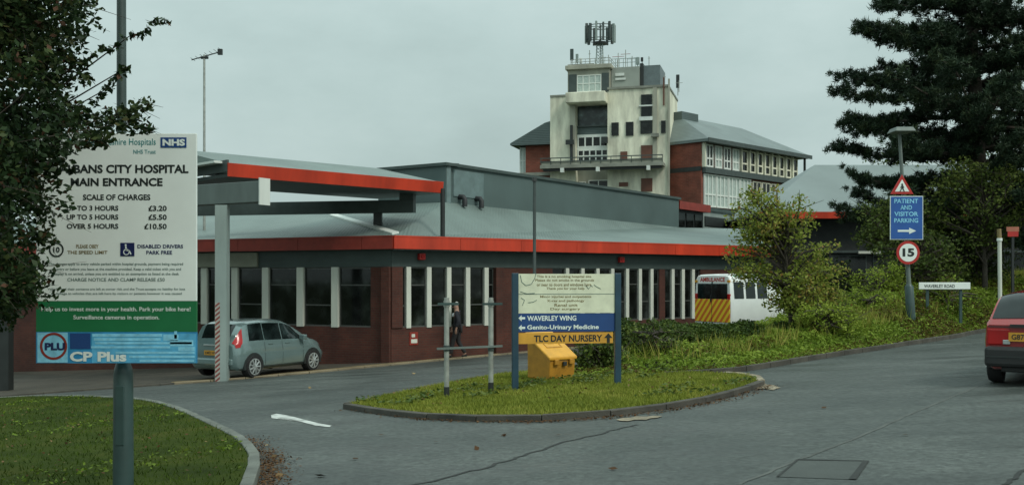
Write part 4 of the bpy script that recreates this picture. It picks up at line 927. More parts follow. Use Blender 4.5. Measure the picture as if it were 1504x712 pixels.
shrub('dark shady bush behind the cream post', (16.6, 38.5, 2.3), (2.4, 1.0, 1.3), 80, .13, L_BUSH, 50, 55, (.26, .4), -.05, 'bush', 'bush', 'bushes under the pine')
shrub('dark thicket bush between pavilion and blue parking sign', (12.0, 39.5, 1.6), (1.4, .9, 1.1), 50, .13, L_BUSH, 51, 60, (.24, .36), -.05, 'bush', 'bush', 'bushes under the pine')
def plain_tree(label, c, rad, n, seed, tone0=.1, mat=L_BUSH): return shrub(label, c, rad, n, .2, mat, seed, 70, (.45, .75), tone0, 'tree', 'tree', 'trees behind the pine')
plain_tree('broad dark tree filling the right edge behind the pine', (24.5, 56, 5.0), (5.5, 3, 5.2), 110, 61)
plain_tree('dull green tree behind the pavilion beyond the pine trunk', (31, 60, 6), (5.5, 3, 5.5), 90, 62)
# ---------------------------------------------------------------- pine
def pine(base, height, seed):
    rd = random.Random(seed); rr = np.random.default_rng(seed); b = Vector(base)
    t = thing('pine_tree', 'tall dark pine with layered drooping boughs filling the upper right', 'tree', base)
    lean = lambda z: Vector((.25 * math.sin(z * .35), .2 * math.sin(z * .27 + 1), z))
    tr = MB().tube([lean(z) for z in np.linspace(-.6, height, 14)], list(np.linspace(.42, .06, 14)), 10)
    C = []; D = []
    k = 0; z = 2.6
    while z < height - .4:
        nb = rd.choice((4, 5, 5, 6)); a0 = rd.uniform(0, 6.28)
        for j in range(nb):
            a = a0 + j * 2 * PI / nb + rd.uniform(-.35, .35)
            Lb = (6.25 - .68 * max(0, z + .8 - 7.6)) * rd.uniform(.68, .96) * (1.0 if z > 3.2 else .8)
            d = Vector((math.cos(a), math.sin(a), 0)); rise = rd.uniform(-.14, .30); o = lean(z + rd.uniform(-.25, .25)); pts = []; m = 9
            for i in range(m + 1):
                f = i / m; side = Vector((-d.y, d.x, 0)) * (.35 * math.sin(f * 3 + k)); pts.append(o + d * Lb * f + side * f + Vector((0, 0, Lb * (rise * f - .15 * f * f + .16 * f ** 4))))
            tr.tube(pts, [.10 * (1 - f / (m + 1)) * (Lb / 6) + .012 for f in range(m + 1)], 5)
            ns = int(Lb * 9)
            for s_ in range(ns):
                f = rd.uniform(.08, 1.0) if s_ > 2 else 1.0; i = min(int(f * m), m - 1); p = pts[i].lerp(pts[i + 1], f * m - i)
                sl = (1.05 * (1 - .55 * f) + .12) * rd.uniform(.4, 1.15); an = a + rd.choice((-1, 1)) * rd.uniform(.3, 1.25); sd_ = Vector((math.cos(an), math.sin(an), rd.uniform(-.1, .22)))
                q = p + sd_ * sl; 
                if s_ % 3 == 0: tr.tube([p, q], [.018, .008], 4)
                for u in range(3 if sl > .5 else 2):
                    c = p.lerp(q, 1 - u * .36) + Vector((rd.gauss(0, .09), rd.gauss(0, .09), rd.gauss(.0, .10))); C.append(c[:]); D.append((sd_ * .6 + Vector((0, 0, .75)))[:])
        z += rd.uniform(.52, .74); k += 1
    tr.build('trunk', M_BARK, t, smooth=True)
    C = np.array(C); D = np.array(D); nt_ = len(C); per = 54; C2 = np.repeat(C, per, 0) + rr.normal(0, .055, (nt_ * per, 3)); D2 = np.repeat(D, per, 0); n = len(C2)
    v = rr.normal(size=(n, 3)) + D2 * .55; v /= np.linalg.norm(v, axis=1)[:, None]; L = rr.uniform(.08, .23, n)[:, None]
    w_ = np.cross(v, rr.normal(size=(n, 3))); w_ /= np.linalg.norm(w_, axis=1)[:, None]; w_ *= .020
    V = np.stack([C2 - w_, C2 + w_, C2 + v * L], 1).reshape(-1, 3)
    np_obj('crown', V, np.arange(3 * n).reshape(n, 3), L_PINE, t, tone=np.repeat(rr.uniform(.0, .7, nt_), per) + rr.uniform(0, .3, n)); print('pine tufts', nt_)
pine((17.6, 39.0, .8), 17.0, 12)
# ---------------------------------------------------------------- near tree at the left edge
rd = random.Random(17)
def pl(px, py, Y, sp=.15): p = at(px, py, Y); return (p.x, p.y, p.z, sp)
cl_ = []
for _ in range(265):
    px = rd.uniform(-170, 112); py = rd.uniform(-190, 400)
    lim = float(np.interp(py, [-200, 60, 110, 200, 240, 285, 330, 400], [118, 108, 90, 84, 52, 34, 34, 30])) + 10 * math.sin(py * .09)
    if px > lim: continue
    cl_.append(pl(px, py, rd.uniform(6.6, 8.4), rd.uniform(.13, .22)))
for px, py, sp in [(100, 20, .10), (118, 8, .09), (112, 45, .08), (80, 50, .13), (70, 90, .13), (98, 72, .09), (60, 130, .13), (85, 125, .09), (112, 98, .07), (124, 115, .05), (70, 165, .13), (95, 160, .10), (120, 178, .10), (140, 172, .09), (158, 178, .09),
                   (175, 172, .08), (190, 168, .08), (205, 160, .07), (214, 152, .05), (185, 185, .06), (208, 186, .06), (218, 192, .04), (100, 190, .13), (130, 195, .11), (150, 200, .07), (140, 210, .06), (76, 215, .11), (56, 235, .12), (84, 240, .05), (76, 252, .045), (72, 264, .04), (48, 290, .10), (64, 300, .05), (52, 345, .10), (66, 352, .06), (40, 390, .10), (62, 318, .05), (104, 250, .03), (86, 272, .03)]:
    cl_.append(pl(px, py, 7.5 + rd.uniform(-.25, .1), sp))
for k in range(13): f = k / 12; cl_.append(pl(118 + 128 * f, 92 - 64 * f + 5 * math.sin(k * 1.7), 7.4, .028 if k % 2 else .02))
for k in range(6): cl_.append(pl(140 + 9 * k, 150 - 10 * k, 7.5, .03))
for _ in range(70):
    px = rd.uniform(-170, 40); cl_.append(pl(px, rd.uniform(390, 455) - max(0, px) * .7, rd.uniform(6.8, 8.2), rd.uniform(.11, .18)))
tb_ = (-4.75, 7.6, gzf(-4.75, 7.6) + .05)
clump_tree('near_tree', 'dark small-leaved tree at the left edge overhanging the big car park sign', 'tree', tb_, (-4.55, 7.6, 3.6), cl_, 150, .052, L_NEAR, .12, None, 17, .14, .12, limb=.010, bow=.15, every=5)
# ================================================================== BIG CAR PARK SIGN ON THE LAMP COLUMN
SY = 9.0; k_ = SY / F
lx = (171 - CX) * k_; g0 = gzf(lx, SY) + .1
t = thing('lamp_column', 'teal grey lamp column with thick base carrying the big car park sign', 'lamp column', (lx, SY + .16, g0))
zt = at(0, 541, SY).z - g0
col = MB().tube([(0, 0, -.05), (0, 0, .02), (0, 0, zt - .06), (0, 0, zt - .02)], [.098, .09, .084, .078], 20).tube([(0, 0, zt - .02), (0, 0, zt + .08), (0, 0, zt + .1)], [.078, .05, .044], 20)
col.build('base', M_POST, t, smooth=True)
MB().box(-.038, .038, -.092, -.07, .42, .95).build('access_door', M_POST, t, bevel=.006)
MB().tube([(-.012, 0, zt + .08), (-.016, 0, 3.6), (-.02, 0, 6.2)], [.043, .042, .036], 16).build('shaft', M_POSTU, t, smooth=True)
MB().tube([(-.02, 0, 6.2), (.1, -.2, 6.5), (.5, -.9, 6.6)], [.035, .03, .03], 8).build('arm', M_POSTU, t, smooth=True)
MB().box(.38, .62, -1.5, -.85, 6.56, 6.68).build('lantern', M_GREYST, t, bevel=.03)
S = lambda px, py: ((px - 171) * k_, (HY - py) * k_ + EYE)
sg = thing('car_park_sign', 'large white hospital car park sign with green band and blue foot panel', 'sign', (lx, SY, 0))
def rect(x0, x1, yt, yb): a = S(x0, yb); b = S(x1, yt); return (a[0], b[0], a[1], b[1])
def panel(nm, mat, x0, x1, yt, yb, y0, y1, parent, bevel=0): a = rect(x0, x1, yt, yb); return MB().box(a[0], a[1], y0, y1, a[2], a[3]).build(nm, mat, parent, bevel=bevel)
panel('board', M_SIGNW, 53, 288.5, 196, 442, 0, .03, sg, .004)
panel('green_band', M_GREEN, 53, 288.5, 442.3, 487, 0, .03, sg)
bp = panel('blue_panel', M_SBLUE, 53, 288.5, 487.3, 533, 0, .03, sg)
panel('back_rail', M_GALV, 100, 240, 230, 236, .031, .07, sg); panel('back_rail', M_GALV, 100, 240, 470, 476, .031, .07, sg)
T_ = lambda s, x0, x1, yt, yb, mat, bold=.02, nm='lettering', y=-.0025: text(sg, s, rect(x0, x1, yt, yb), mat, y, bold, nm)
T_('West Hertfordshire Hospitals', 98, 229, 203.5, 216, M_INKT, .005)
T_('NHS Trust', 196, 229, 220, 226, M_INKT, .01)
panel('logo_panel', M_NAVY, 236, 274, 202, 217, -.004, -.0005, sg); T_('NHS', 239, 272, 204.5, 214.5, M_PRINTW, .05, 'logo_lettering', -.0062)
T_('ST ALBANS CITY HOSPITAL', 65, 277, 242, 254.5, M_INK, .035)
T_('MAIN ENTRANCE', 104, 239, 261.5, 273.5, M_INK, .035)
T_('SCALE OF CHARGES', 122, 221, 285.5, 294, M_INK, .03)
T_(['UP TO 3 HOURS', 'UP TO 5 HOURS', 'OVER 5 HOURS'], 0, 0, 0, 0, M_INK) if 0 else None
text(sg, ['UP TO 3 HOURS', 'UP TO 5 HOURS', 'OVER 5 HOURS'], [rect(98, 174, 302, 309.5), rect(98, 174, 315, 322.5), rect(98, 174, 328.5, 336)], M_INK, -.0025, .03)
text(sg, ['£3.20', '£5.50', '£10.50'], [rect(218, 245, 302, 310), rect(218, 245, 315, 323), rect(212, 245, 328.5, 336.5)], M_INK, -.0025, .03)
a = S(83, 366.5); MB().disc((a[0], -.003, a[1]), 10.8 * k_, 'y', 28, .003, 0, 8.8 * k_).build('speed_ring', M_INK, sg); T_('10', 78.5, 88, 362.5, 370.5, M_INK, .03, 'lettering', -.004)
text(sg, ['PLEASE OBEY', 'THE SPEED LIMIT'], [rect(112, 145, 359, 364.5), rect(99, 158, 368, 373)], M_INKB, -.0025, .02)
panel('symbol_panel', M_NAVYD, 177, 197.5, 356.5, 376, -.004, -.0005, sg)
mb = MB(); a = S(186, 370); mb.disc((a[0], -.0065, a[1]), 4.6 * k_, 'y', 20, .002, 0, 3.4 * k_)
for (x0, y0), (x1, y1), wd in (((185, 361.5), (186, 368), 2.0), ((185.5, 367.5), (190.5, 368), 1.8), ((190.3, 368), (192.8, 373.5), 1.7)):
    p, q = Vector(S(x0, y0)), Vector(S(x1, y1)); dn = (q - p).normalized(); nn = Vector((-dn.y, dn.x)) * wd * .5 * k_
    L_ = [p + nn, q + nn, q - nn, p - nn]; mb.prism([(v.x, -.0075, v.y) for v in L_], [(v.x, -.0055, v.y) for v in L_])
a = S(185, 359.8); mb.disc((a[0], -.0065, a[1]), 1.4 * k_, 'y', 12, .002); mb.build('wheelchair_symbol', M_PRINTW, sg)
text(sg, ['DISABLED DRIVERS', 'PARK FREE'], [rect(202, 269, 359, 364.5), rect(215, 253, 368, 373.5)], M_NAVYD, -.0025, .025)
text(sg, ['The charges apply to every vehicle parked within hospital grounds, payment being required', 'on entry or before you leave at the machine provided. Keep a valid ticket with you and', 'display it on arrival, unless you are entitled to an exemption as listed at the desk',
          'CHARGE NOTICE AND CLAMP RELEASE £50', 'Vehicles and their contents are left at owner risk and the Trust accepts no liability for loss', 'or damage to vehicles that are left here by visitors or patients however it was caused'],
     [rect(72, 269, 385.5, 390.5), rect(76, 266, 393, 398), rect(79, 263, 400, 405), rect(99, 242, 408, 413), rect(70, 272, 422.5, 427), rect(75, 267, 429, 433.5)], M_INKG, -.0025, .012)
text(sg, ['Help us to invest more in your health. Park your bike here!', 'Surveillance cameras in operation.'], [rect(61, 280, 450.5, 458.5), rect(108, 234, 462.5, 470.5)], M_PRINTW, -.0025, .012)
panel('picture_ground', plain('picture_mid_blue', (.10, .42, .66), .45, .3, 7), 135, 288, 489.5, 532.5, -.0015, -.0003, sg)
# blue foot panel: ring emblem, building picture, operator name
panel('emblem_panel', M_SBLUE2, 55, 99.5, 488, 532, -.003, -.0005, sg)
a = S(79, 508); MB().disc((a[0], -.0045, a[1]), 20 * k_, 'y', 32, .002, 0, 16.5 * k_).build('emblem_ring', M_REDD, sg)
T_('PLU', 66, 96, 503, 514, M_NAVYD, .05, 'lettering', -.0055)
mb = MB()
for x0, x1, a_, b_ in ((136, 238, 490, 494), (138, 236, 496, 500), (140, 282, 502, 505), (134, 250, 508, 511), (240, 262, 491, 500), (250, 284, 499, 508), (256, 260, 486, 497), (170, 286, 516, 519), (190, 286, 522, 525), (262, 286, 509, 515), (205, 285, 528, 531)):
    q = rect(x0, x1, a_, b_); mb.box(q[0], q[1], -.003, -.0005, q[2], q[3])
mb.build('printed_picture', M_SBLUE2, sg)
panel('print_patch', M_NAVY, 103, 133, 489, 512, -.0025, -.0005, sg)
T_('CP Plus', 103, 186, 516, 530.5, M_PRINTW, .04, 'lettering', -.005)

# ================================================================== TWO-POST SIGNBOARD ON THE ISLAND
pA = G(756.5, 580); pB = G(907, 570)
ya = pA[1]; yb = pB[1]; A3 = Vector((pA[0], ya, gzf(*pA) + .08)); B3 = Vector((pB[0], yb, gzf(*pB) + .08)); bd = Vector((B3.x - A3.x, B3.y - A3.y)); bl = bd.length
MS = frame((A3.x, A3.y, 0), bd)
sb = thing('signboard', 'two-post signboard with cream, blue and yellow panels on the grass island', 'sign', MS)
# height of a picture row at a point x along the board
def zb_(x, py): p = A3.xy + bd.normalized() * x; return EYE + (HY - py) / F * p.y
def X_(px):
    u = (px - CX) / F; d = bd.normalized(); return (u * A3.y - A3.x) / (d.x - u * d.y)
zm = lambda py: zb_(bl * .5, py)
for i, (x, g_) in enumerate(((0, A3.z), (bl, B3.z))): MB().box(x - .055, x + .055, -.05, .05, g_ - .1, zm(401)).build('post', M_BLUEP, sb, bevel=.008)
def pnl(nm, mat, x0, x1, t_, b_, y0=-.02, y1=.01): return MB().box(x0, x1, y0, y1, zm(b_), zm(t_)).build(nm, mat, sb)
xa, xb = .058, bl - .058
up = pnl('cream_panel', M_SIGNC, xa, xb, 402, 459.5); pnl('panel_joint', M_INKG, xa, xb, 431.2, 432, -.023, -.0205)
pnl('blue_panel', M_NAVY, xa, xb, 460, 486.5); pnl('yellow_panel', M_AMBER, xa, xb - .03, 488, 504)
def rs(x0, x1, t_, b_): return (X_(x0), X_(x1), zm(b_), zm(t_))
text(sb, ['This is a no smoking hospital site', 'Please do not smoke in the grounds', 'or near to doors and windows here', 'Thank you for your help'], [rs(788, 868, 404, 408.5), rs(786, 872, 409.5, 414), rs(788, 868, 415.5, 420), rs(802, 858, 421.5, 426)], M_INKB, -.0225, .015)
text(sb, ['Minor injuries and outpatients', 'X-ray and pathology', 'Renal unit', 'Day surgery'], [rs(793, 868, 433.5, 438), rs(803, 858, 439.5, 444), rs(814, 848, 445.5, 450), rs(808, 852, 451.5, 456)], M_INKB, -.0225, .015)
mb = MB(); rd = random.Random(2)
def scrib(pts): mb.tube([(X_(x), -.0225, zm(y)) for x, y in pts], .006, 4)
scrib([(764, 404), (766, 414), (772, 419), (780, 417), (785, 409), (787, 401)]); scrib([(860, 419), (864, 424), (868, 419), (870, 421)]); scrib([(872, 418), (876, 421), (882, 424)]); scrib([(764, 428), (774, 431), (785, 430)]); scrib([(765, 437), (770, 440), (767, 448)]); scrib([(775, 444), (783, 443), (788, 440)])
mb.build('scrawl', M_INKG, sb)
text(sb, ['WAVERLEY WING', 'Genito-Urinary Medicine'], [rs(774, 846, 463, 470.5), rs(774, 879, 476.5, 485)], M_PRINTW, -.0225, .025)
def arrow(c, dx, dz, s):
    d = Vector((dx, dz)); n_ = Vector((-d.y, d.x)); c = Vector(c)
    P = [c + d * s, c + n_ * s * .9 + d * .05 * s, c + n_ * s * .32 + d * .05 * s, c + n_ * s * .32 - d * s, c - n_ * s * .32 - d * s, c - n_ * s * .32 + d * .05 * s, c - n_ * s * .9 + d * .05 * s]
    return [(p.x, -.0245, p.y) for p in P], [(p.x, -.0205, p.y) for p in P]
for py in (466.5, 480.5): mb = MB(); mb.prism(*arrow((X_(766), zm(py)), -1, 0, .06)); mb.build('arrow', M_PRINTW, sb)
text(sb, 'TLC DAY NURSERY', rs(784, 884, 491.5, 501.5), M_INK, -.0225, .03)
mb = MB(); mb.prism(*arrow((X_(893), zm(496.5)), 0, 1, .085)); mb.build('arrow', M_INK, sb)

# ================================================================== EMPTY SIGN FRAME OF GALVANISED POSTS
qa = G(656, 589); qb = G(721, 582); P0 = Vector((qa[0], qa[1])); P1 = Vector((qb[0], qb[1])); fl = (P1 - P0).length
fr = thing('sign_frame', 'empty galvanised sign frame of two posts and a rail on the grass island', 'sign frame', frame((P0.x, P0.y, 0), P1 - P0))
for x, p in ((0, P0), (fl, P1)):
    g_ = gzf(p.x, p.y) + .08; zt = EYE + (HY - 437) / F * p.y
    MB().tube([(x, 0, g_ - .1), (x, 0, zt)], .045, 12).build('post', M_GALV, fr, smooth=True)
    MB().tube([(x, 0, g_ - .1), (x, 0, g_ + .17)], .05, 12).build('post_sleeve', M_DARK, fr, smooth=True)
    z = EYE + (HY - 446) / F * p.y; MB().box(x - .2, x + .2, -.065, -.045, z - .02, z + .02).build('bracket', M_POST, fr)
    MB().tube([(x, 0, z - .05), (x, 0, z + .05)], .055, 12).build('clamp', M_GALV, fr)
    z = EYE + (HY - 511) / F * p.y; MB().tube([(x, 0, z - .05), (x, 0, z + .05)], .055, 12).build('clamp', M_DGREYST, fr)
z0 = EYE + (HY - 511) / F * P0.y
MB().box(-.22, fl + .2, -.07, -.046, z0 - .018, z0 + .018).build('rail', M_MIDG, fr)

# ================================================================== YELLOW GRIT BIN
gb = G(806, 563); YW = R(-33)
Mb = Matrix.Translation((gb[0] + .05, gb[1] + .25, gzf(*gb) + .09)) @ Matrix.Rotation(R(40), 4, 'Z') @ Matrix.Scale(.94, 4)
gbn = thing('grit_bin', 'yellow grit bin with sloping lid standing behind the signboard', 'grit bin', Mb)
# local: front faces -y, width along x
wd, dp, hf, hb_ = .36, .34, .40, .90
side = lambda x, s=1.0, i=0: [(x, -dp * s, 0.0), (x, dp * s, 0.0), (x, dp * 1.04, hb_), (x, -dp * 1.10, hf)]
MB().prism(side(-wd), side(wd)).build('body', M_BINP, gbn, bevel=.02)
def lidpt(x, f, h): return (x, -dp * 1.18 + f * (dp * 2.32), hf + f * (hb_ - hf) + h)
MB().prism([lidpt(-wd * 1.1, 0, 0), lidpt(-wd * 1.1, 1, 0), lidpt(-wd * 1.1, 1, .07), lidpt(-wd * 1.1, 0, .07)], [lidpt(wd * 1.1, 0, 0), lidpt(wd * 1.1, 1, 0), lidpt(wd * 1.1, 1, .07), lidpt(wd * 1.1, 0, .07)]).build('lid', M_BIN, gbn, bevel=.025)
mb = MB()
for a_, b_, c_, d_ in ((-.22, .22, .35, .38), (-.22, .22, .8, .83), (-.22, -.2, .38, .8), (.2, .22, .38, .8), (-.08, .08, .5, .68)):
    mb.prism([lidpt(a_, c_, .069), lidpt(b_, c_, .069), lidpt(b_, d_, .069), lidpt(a_, d_, .069)], [lidpt(a_, c_, .082), lidpt(b_, c_, .082), lidpt(b_, d_, .082), lidpt(a_, d_, .082)])
mb.build('lid_panel', M_BINP, gbn)
for x in (-.2, .22): MB().box(x - .06, x + .06, -dp * 1.26, -dp * 1.1, hf - .09, hf + .02).build('hasp', M_BINP, gbn, bevel=.01)
MB().box(-.02, .08, -dp * 1.24, -dp * 1.12, hf - .12, hf - .03).build('padlock', M_DARK, gbn, bevel=.01)

# ================================================================== LEANING LAMP POST WITH ROAD SIGNS
lb = at(1338, 472, 29.5); zb0 = bankz(lb.x, lb.y)
M_LANT = plain('weathered_lamp_grey', (.13, .16, .145), .55, .2)
lp_ = thing('street_light', 'slightly leaning street light on the bank carrying warning, parking and 15 signs', 'street light', (lb.x, lb.y, zb0))
lt = at(1321, 196, 29.5); q = Vector((lt.x - lb.x, 0, lt.z - zb0)); hgt_ = q.z
pt = lambda z: Vector((q.x * z / hgt_, 0, z))
MB().tube([pt(-.1), pt(1.0 + lb.z - zb0), pt(1.08 + lb.z - zb0)], [.13, .125, .07], 14).build('base', M_POST, lp_, smooth=True)
MB().tube([pt(1.05 + lb.z - zb0), pt(3.4), pt(hgt_)], [.065, .055, .045], 12).build('shaft', M_LANT, lp_, smooth=True)
ht = pt(hgt_); MB().prism([(ht.x - .30, -.5, ht.z), (ht.x + .30, -.5, ht.z), (ht.x + .30, .2, ht.z), (ht.x - .30, .2, ht.z)], [(ht.x - .24, -.42, ht.z + .13), (ht.x + .24, -.42, ht.z + .13), (ht.x + .24, .12, ht.z + .13), (ht.x - .24, .12, ht.z + .13)]).build('lantern', M_LANT, lp_, bevel=.02)
def onp(px, py): p = at(px, py, 29.37); return (p.x - lb.x, p.z - zb0)
# warning triangle
def tri(c, h, y0, y1, mat, nm, parent):
    r_ = [(c[0] + 1.02 * h * math.sin(a), c[1] + h * math.cos(a)) for a in (0, 2 * PI / 3, 4 * PI / 3)]
    return MB().prism([(x, y0, z) for x, z in r_], [(x, y1, z) for x, z in r_]).build(nm, mat, parent, bevel=.004)
ws = thing('warning_sign', 'red edged triangular warning sign on the leaning street light', 'road sign', (lb.x, 29.37, zb0)); c = onp(1324.5, 275.5)
tri(c, .375, -.02, .005, M_SRED, 'border', ws); tri((c[0], c[1]), .235, -.026, -.0205, M_SIGNW, 'face', ws)
mb = MB(); x, z = c
mb.disc((x, -.030, z + .085), .028, 'y', 12, .006)
for L_ in ([(-.02, .06), (.03, .06), (.035, -.03), (-.03, -.03)], [(-.03, -.03), (0, -.03), (-.045, -.115), (-.075, -.115)], [(0, -.03), (.035, -.03), (.075, -.115), (.045, -.115)], [(.03, .05), (.06, -.01), (.045, -.015), (.02, .03)], [(-.02, .05), (-.06, -.005), (-.045, -.015), (-.01, .03)]):
    mb.prism([(x + a_, -.033, z + b_) for a_, b_ in L_], [(x + a_, -.027, z + b_) for a_, b_ in L_])
mb.build('symbol', M_INK, ws)
ps = thing('parking_sign', 'blue patient and visitor parking sign with white arrow on the street light', 'sign', (lb.x, 29.37, zb0))
a = onp(1307, 352); b = onp(1355.5, 288)
MB().box(a[0], b[0], -.02, .005, a[1], b[1]).build('border', M_PRINTW, ps, bevel=.004); MB().box(a[0] + .02, b[0] - .02, -.026, -.0205, a[1] + .02, b[1] - .02).build('face', M_ROYAL, ps)
def rp(x0, x1, t_, b_): p = onp(x0, b_); q_ = onp(x1, t_); return (p[0], q_[0], p[1], q_[1])
text(ps, ['PATIENT', 'AND', 'VISITOR', 'PARKING'], [rp(1313, 1348, 292, 298.5), rp(1322, 1339, 301.5, 308), rp(1313, 1348, 311, 317.5), rp(1313, 1348, 320.5, 327)], M_SBLUE2, -.0285, .02)
p = onp(1318, 339); q_ = onp(1345, 339); mb = MB(); L_ = q_[0] - p[0]
P = [(0, -.03), (L_ * .62, -.03), (L_ * .62, -.09), (L_, 0), (L_ * .62, .09), (L_ * .62, .03), (0, .03)]
mb.prism([(p[0] + x, -.030, p[1] + z) for x, z in P], [(p[0] + x, -.027, p[1] + z) for x, z in P]); mb.build('arrow', M_PRINTW, ps)
ls = thing('speed_limit_sign', 'round red ringed 15 speed limit sign below the blue parking sign', 'road sign', (lb.x, 29.37, zb0)); c = onp(1333.5, 371)
MB().disc((c[0], -.01, c[1]), .335, 'y', 32, .02).build('ring', M_SRED, ls); MB().disc((c[0], -.023, c[1]), .258, 'y', 32, .005).build('face', M_SIGNW, ls)
text(ls, '15', (c[0] - .165, c[0] + .175, c[1] - .115, c[1] + .125), M_INK, -.0265, .05)
for z in (onp(0, 300)[1], onp(0, 340)[1]): MB().box(pt(z).x - .09, pt(z).x + .09, .006, .1, z - .02, z + .02).build('clip', M_GALV, ps)

# street name plate, cream post, red board
np_ = at(1387, 420, 30.6); zq = bankz(np_.x, np_.y)
t = thing('street_name_plate', 'long white street name plate on short legs in the bank', 'street sign', (np_.x, np_.y, zq)); h_ = np_.z - zq
MB().box(-.77, .77, -.03, 0, h_ - .11, h_ + .11).build('plate', M_SIGNW, t, bevel=.01); text(t, 'WAVERLEY ROAD', (-.62, .30, h_ - .05, h_ + .05), M_INK, -.0325, .02)
MB().box(-.77, .77, -.0323, -.0303, h_ - .108, h_ - .088).build('plate_border', M_INK, t)
for x in (-.5, .5): MB().box(x - .04, x + .04, .001, .06, -.15, h_ + .08).build('leg', M_POST, t)
cp_ = at(1469, 440, 33.0); zq = bankz(cp_.x, cp_.y); top = at(0, 336, 33.0).z - zq; mid_ = at(0, 351, 33.0).z - zq
t = thing('marker_post', 'slim cream post with brown top standing in the bank above the red hatchback', 'post', (cp_.x, cp_.y, zq))
MB().tube([(.0, 0, -.1), (-.02, 0, mid_)], .062, 10).build('shaft', M_FIN, t, smooth=True); MB().tube([(-.02, 0, mid_), (-.04, 0, top)], .068, 10).build('brown_top', M_INKB, t, smooth=True); MB().tube([(-.02, 0, mid_ - .06), (-.02, 0, mid_ + .03)], .085, 10).build('collar', M_SIGNW, t)
rp_ = at(1488, 340, 34.5); zq = bankz(rp_.x, rp_.y)
t = thing('red_board', 'small red and pinkish board on a dark post right of the cream post', 'board', (rp_.x, rp_.y, zq)); h_ = rp_.z - zq
MB().box(-.19, .17, -.02, 0, h_ - .17, h_ - .0).build('board', M_SRED, t); MB().box(-.23, .19, -.022, 0, h_ + .001, h_ + .16).build('upper_board', plain('faded_red', (.38, .13, .08), .6), t)
MB().box(-.04, .04, .001, .07, -.1, h_ + .1).build('post', M_DARK, t)

# ================================================================== VEHICLES
def interp(xs, vals, x):                    # monotone cubic
    xs = np.array(xs, float); v = np.array(vals, float); h = np.diff(xs); d = np.diff(v) / h; m = np.zeros(len(xs))
    for i in range(1, len(xs) - 1): m[i] = 0 if d[i - 1] * d[i] <= 0 else 2 * d[i - 1] * d[i] / (d[i - 1] + d[i])
    m[0], m[-1] = d[0], d[-1]; i = int(np.clip(np.searchsorted(xs, x) - 1, 0, len(h) - 1)); t = (x - xs[i]) / h[i]
    return float((2 * t ** 3 - 3 * t ** 2 + 1) * v[i] + (t ** 3 - 2 * t ** 2 + t) * h[i] * m[i] + (-2 * t ** 3 + 3 * t ** 2) * v[i + 1] + (t ** 3 - t ** 2) * h[i] * m[i + 1])
class Body:
    """st rows: x, underside, belt, roof, half width low, half width belt, half width roof"""
    def __init__(s, st): s.st = st; s.xs = [r_[0] for r_ in st]
    def sec(s, x):
        zb, zbelt, zr_, wl, wb, wr = [interp(s.xs, [r_[k] for r_ in s.st], x) for k in range(1, 7)]
        zr_ = max(zr_, zbelt + .01); hh = zr_ - zbelt; f = min(1, hh / .35)
        return [(0, zb), (wl - .10, zb), (wl - .02, zb + .06), (wl + .01, zb + .16), (max(wl, wb) + .02, zb + (zbelt - zb) * .62), (wb + .012, zbelt - .07), (wb, zbelt), (wr + .015 + (wb - wr) * .16, zr_ - .13 * f * min(1, hh)), (wr - .03, zr_ - .035 * f), (wr - .16, zr_ - .002), (0, zr_ + .015)]
    def p(s, x, q, off=0.0):
        """q: 0 roof centre .. 10 underside centre, sign = side (+ left)"""
        P = s.sec(x); a = min(abs(q), 10); v = 10 - a; i = min(int(v), 9); f = v - i
        y = P[i][0] * (1 - f) + P[i + 1][0] * f; z = P[i][1] * (1 - f) + P[i + 1][1] * f
        return Vector((x, y * (1 if q >= 0 else -1), z))
    def pn(s, x, q, off):
        e = .02; a = s.p(x + e, q) - s.p(x - e, q); b = s.p(x, q + e) - s.p(x, q - e); n_ = a.cross(b)
        if n_.length < 1e-9: n_ = Vector((0, 0, 1))
        n_.normalize(); c = s.p(x, q); mid = Vector((x, 0, .7))
        if n_.dot(c - mid) < 0: n_ = -n_
        return c + n_ * off
    def build(s, name, mat, parent, n=46):
        xs = sorted(set(list(np.linspace(s.xs[0], s.xs[-1], n)) + s.xs)); qs = [10 - k for k in range(21)]; V = []; Fc = []
        for x in xs:
            for q in qs: V.append(tuple(s.p(x, q)))
        m = len(qs)
        for i in range(len(xs) - 1):
            for j in range(m - 1): Fc.append((i * m + j, i * m + j + 1, (i + 1) * m + j + 1, (i + 1) * m + j))
        Fc.append(tuple(range(m))); Fc.append(tuple(range(len(xs) * m - 1, (len(xs) - 1) * m - 1, -1)))
        mb = MB(); mb.add(V, Fc); o = mb.build(name, mat, parent, smooth=True, angle=32)
        bm = bmesh.new(); bm.from_mesh(o.data); bmesh.ops.remove_doubles(bm, verts=bm.verts[:], dist=.0005); bm.to_mesh(o.data); bm.free(); o.data.set_sharp_from_angle(angle=R(32)); return o
    def patch(s, name, mat, parent, fx, q0, q1, off=.006, n=8, m=8):
        """patch on the skin; fx(q fraction) -> x range"""
        V = []; Fc = []
        for i in range(n + 1):
            q = q0 + (q1 - q0) * i / n; xa, xb = fx(i / n)
            for j in range(m + 1): V.append(tuple(s.pn(xa + (xb - xa) * j / m, q, off)))
        for i in range(n):
            for j in range(m): k = i * (m + 1) + j; Fc.append((k, k + 1, k + m + 2, k + m + 1))
        mb = MB(); mb.add(V, Fc); return mb.build(name, mat, parent, smooth=True)
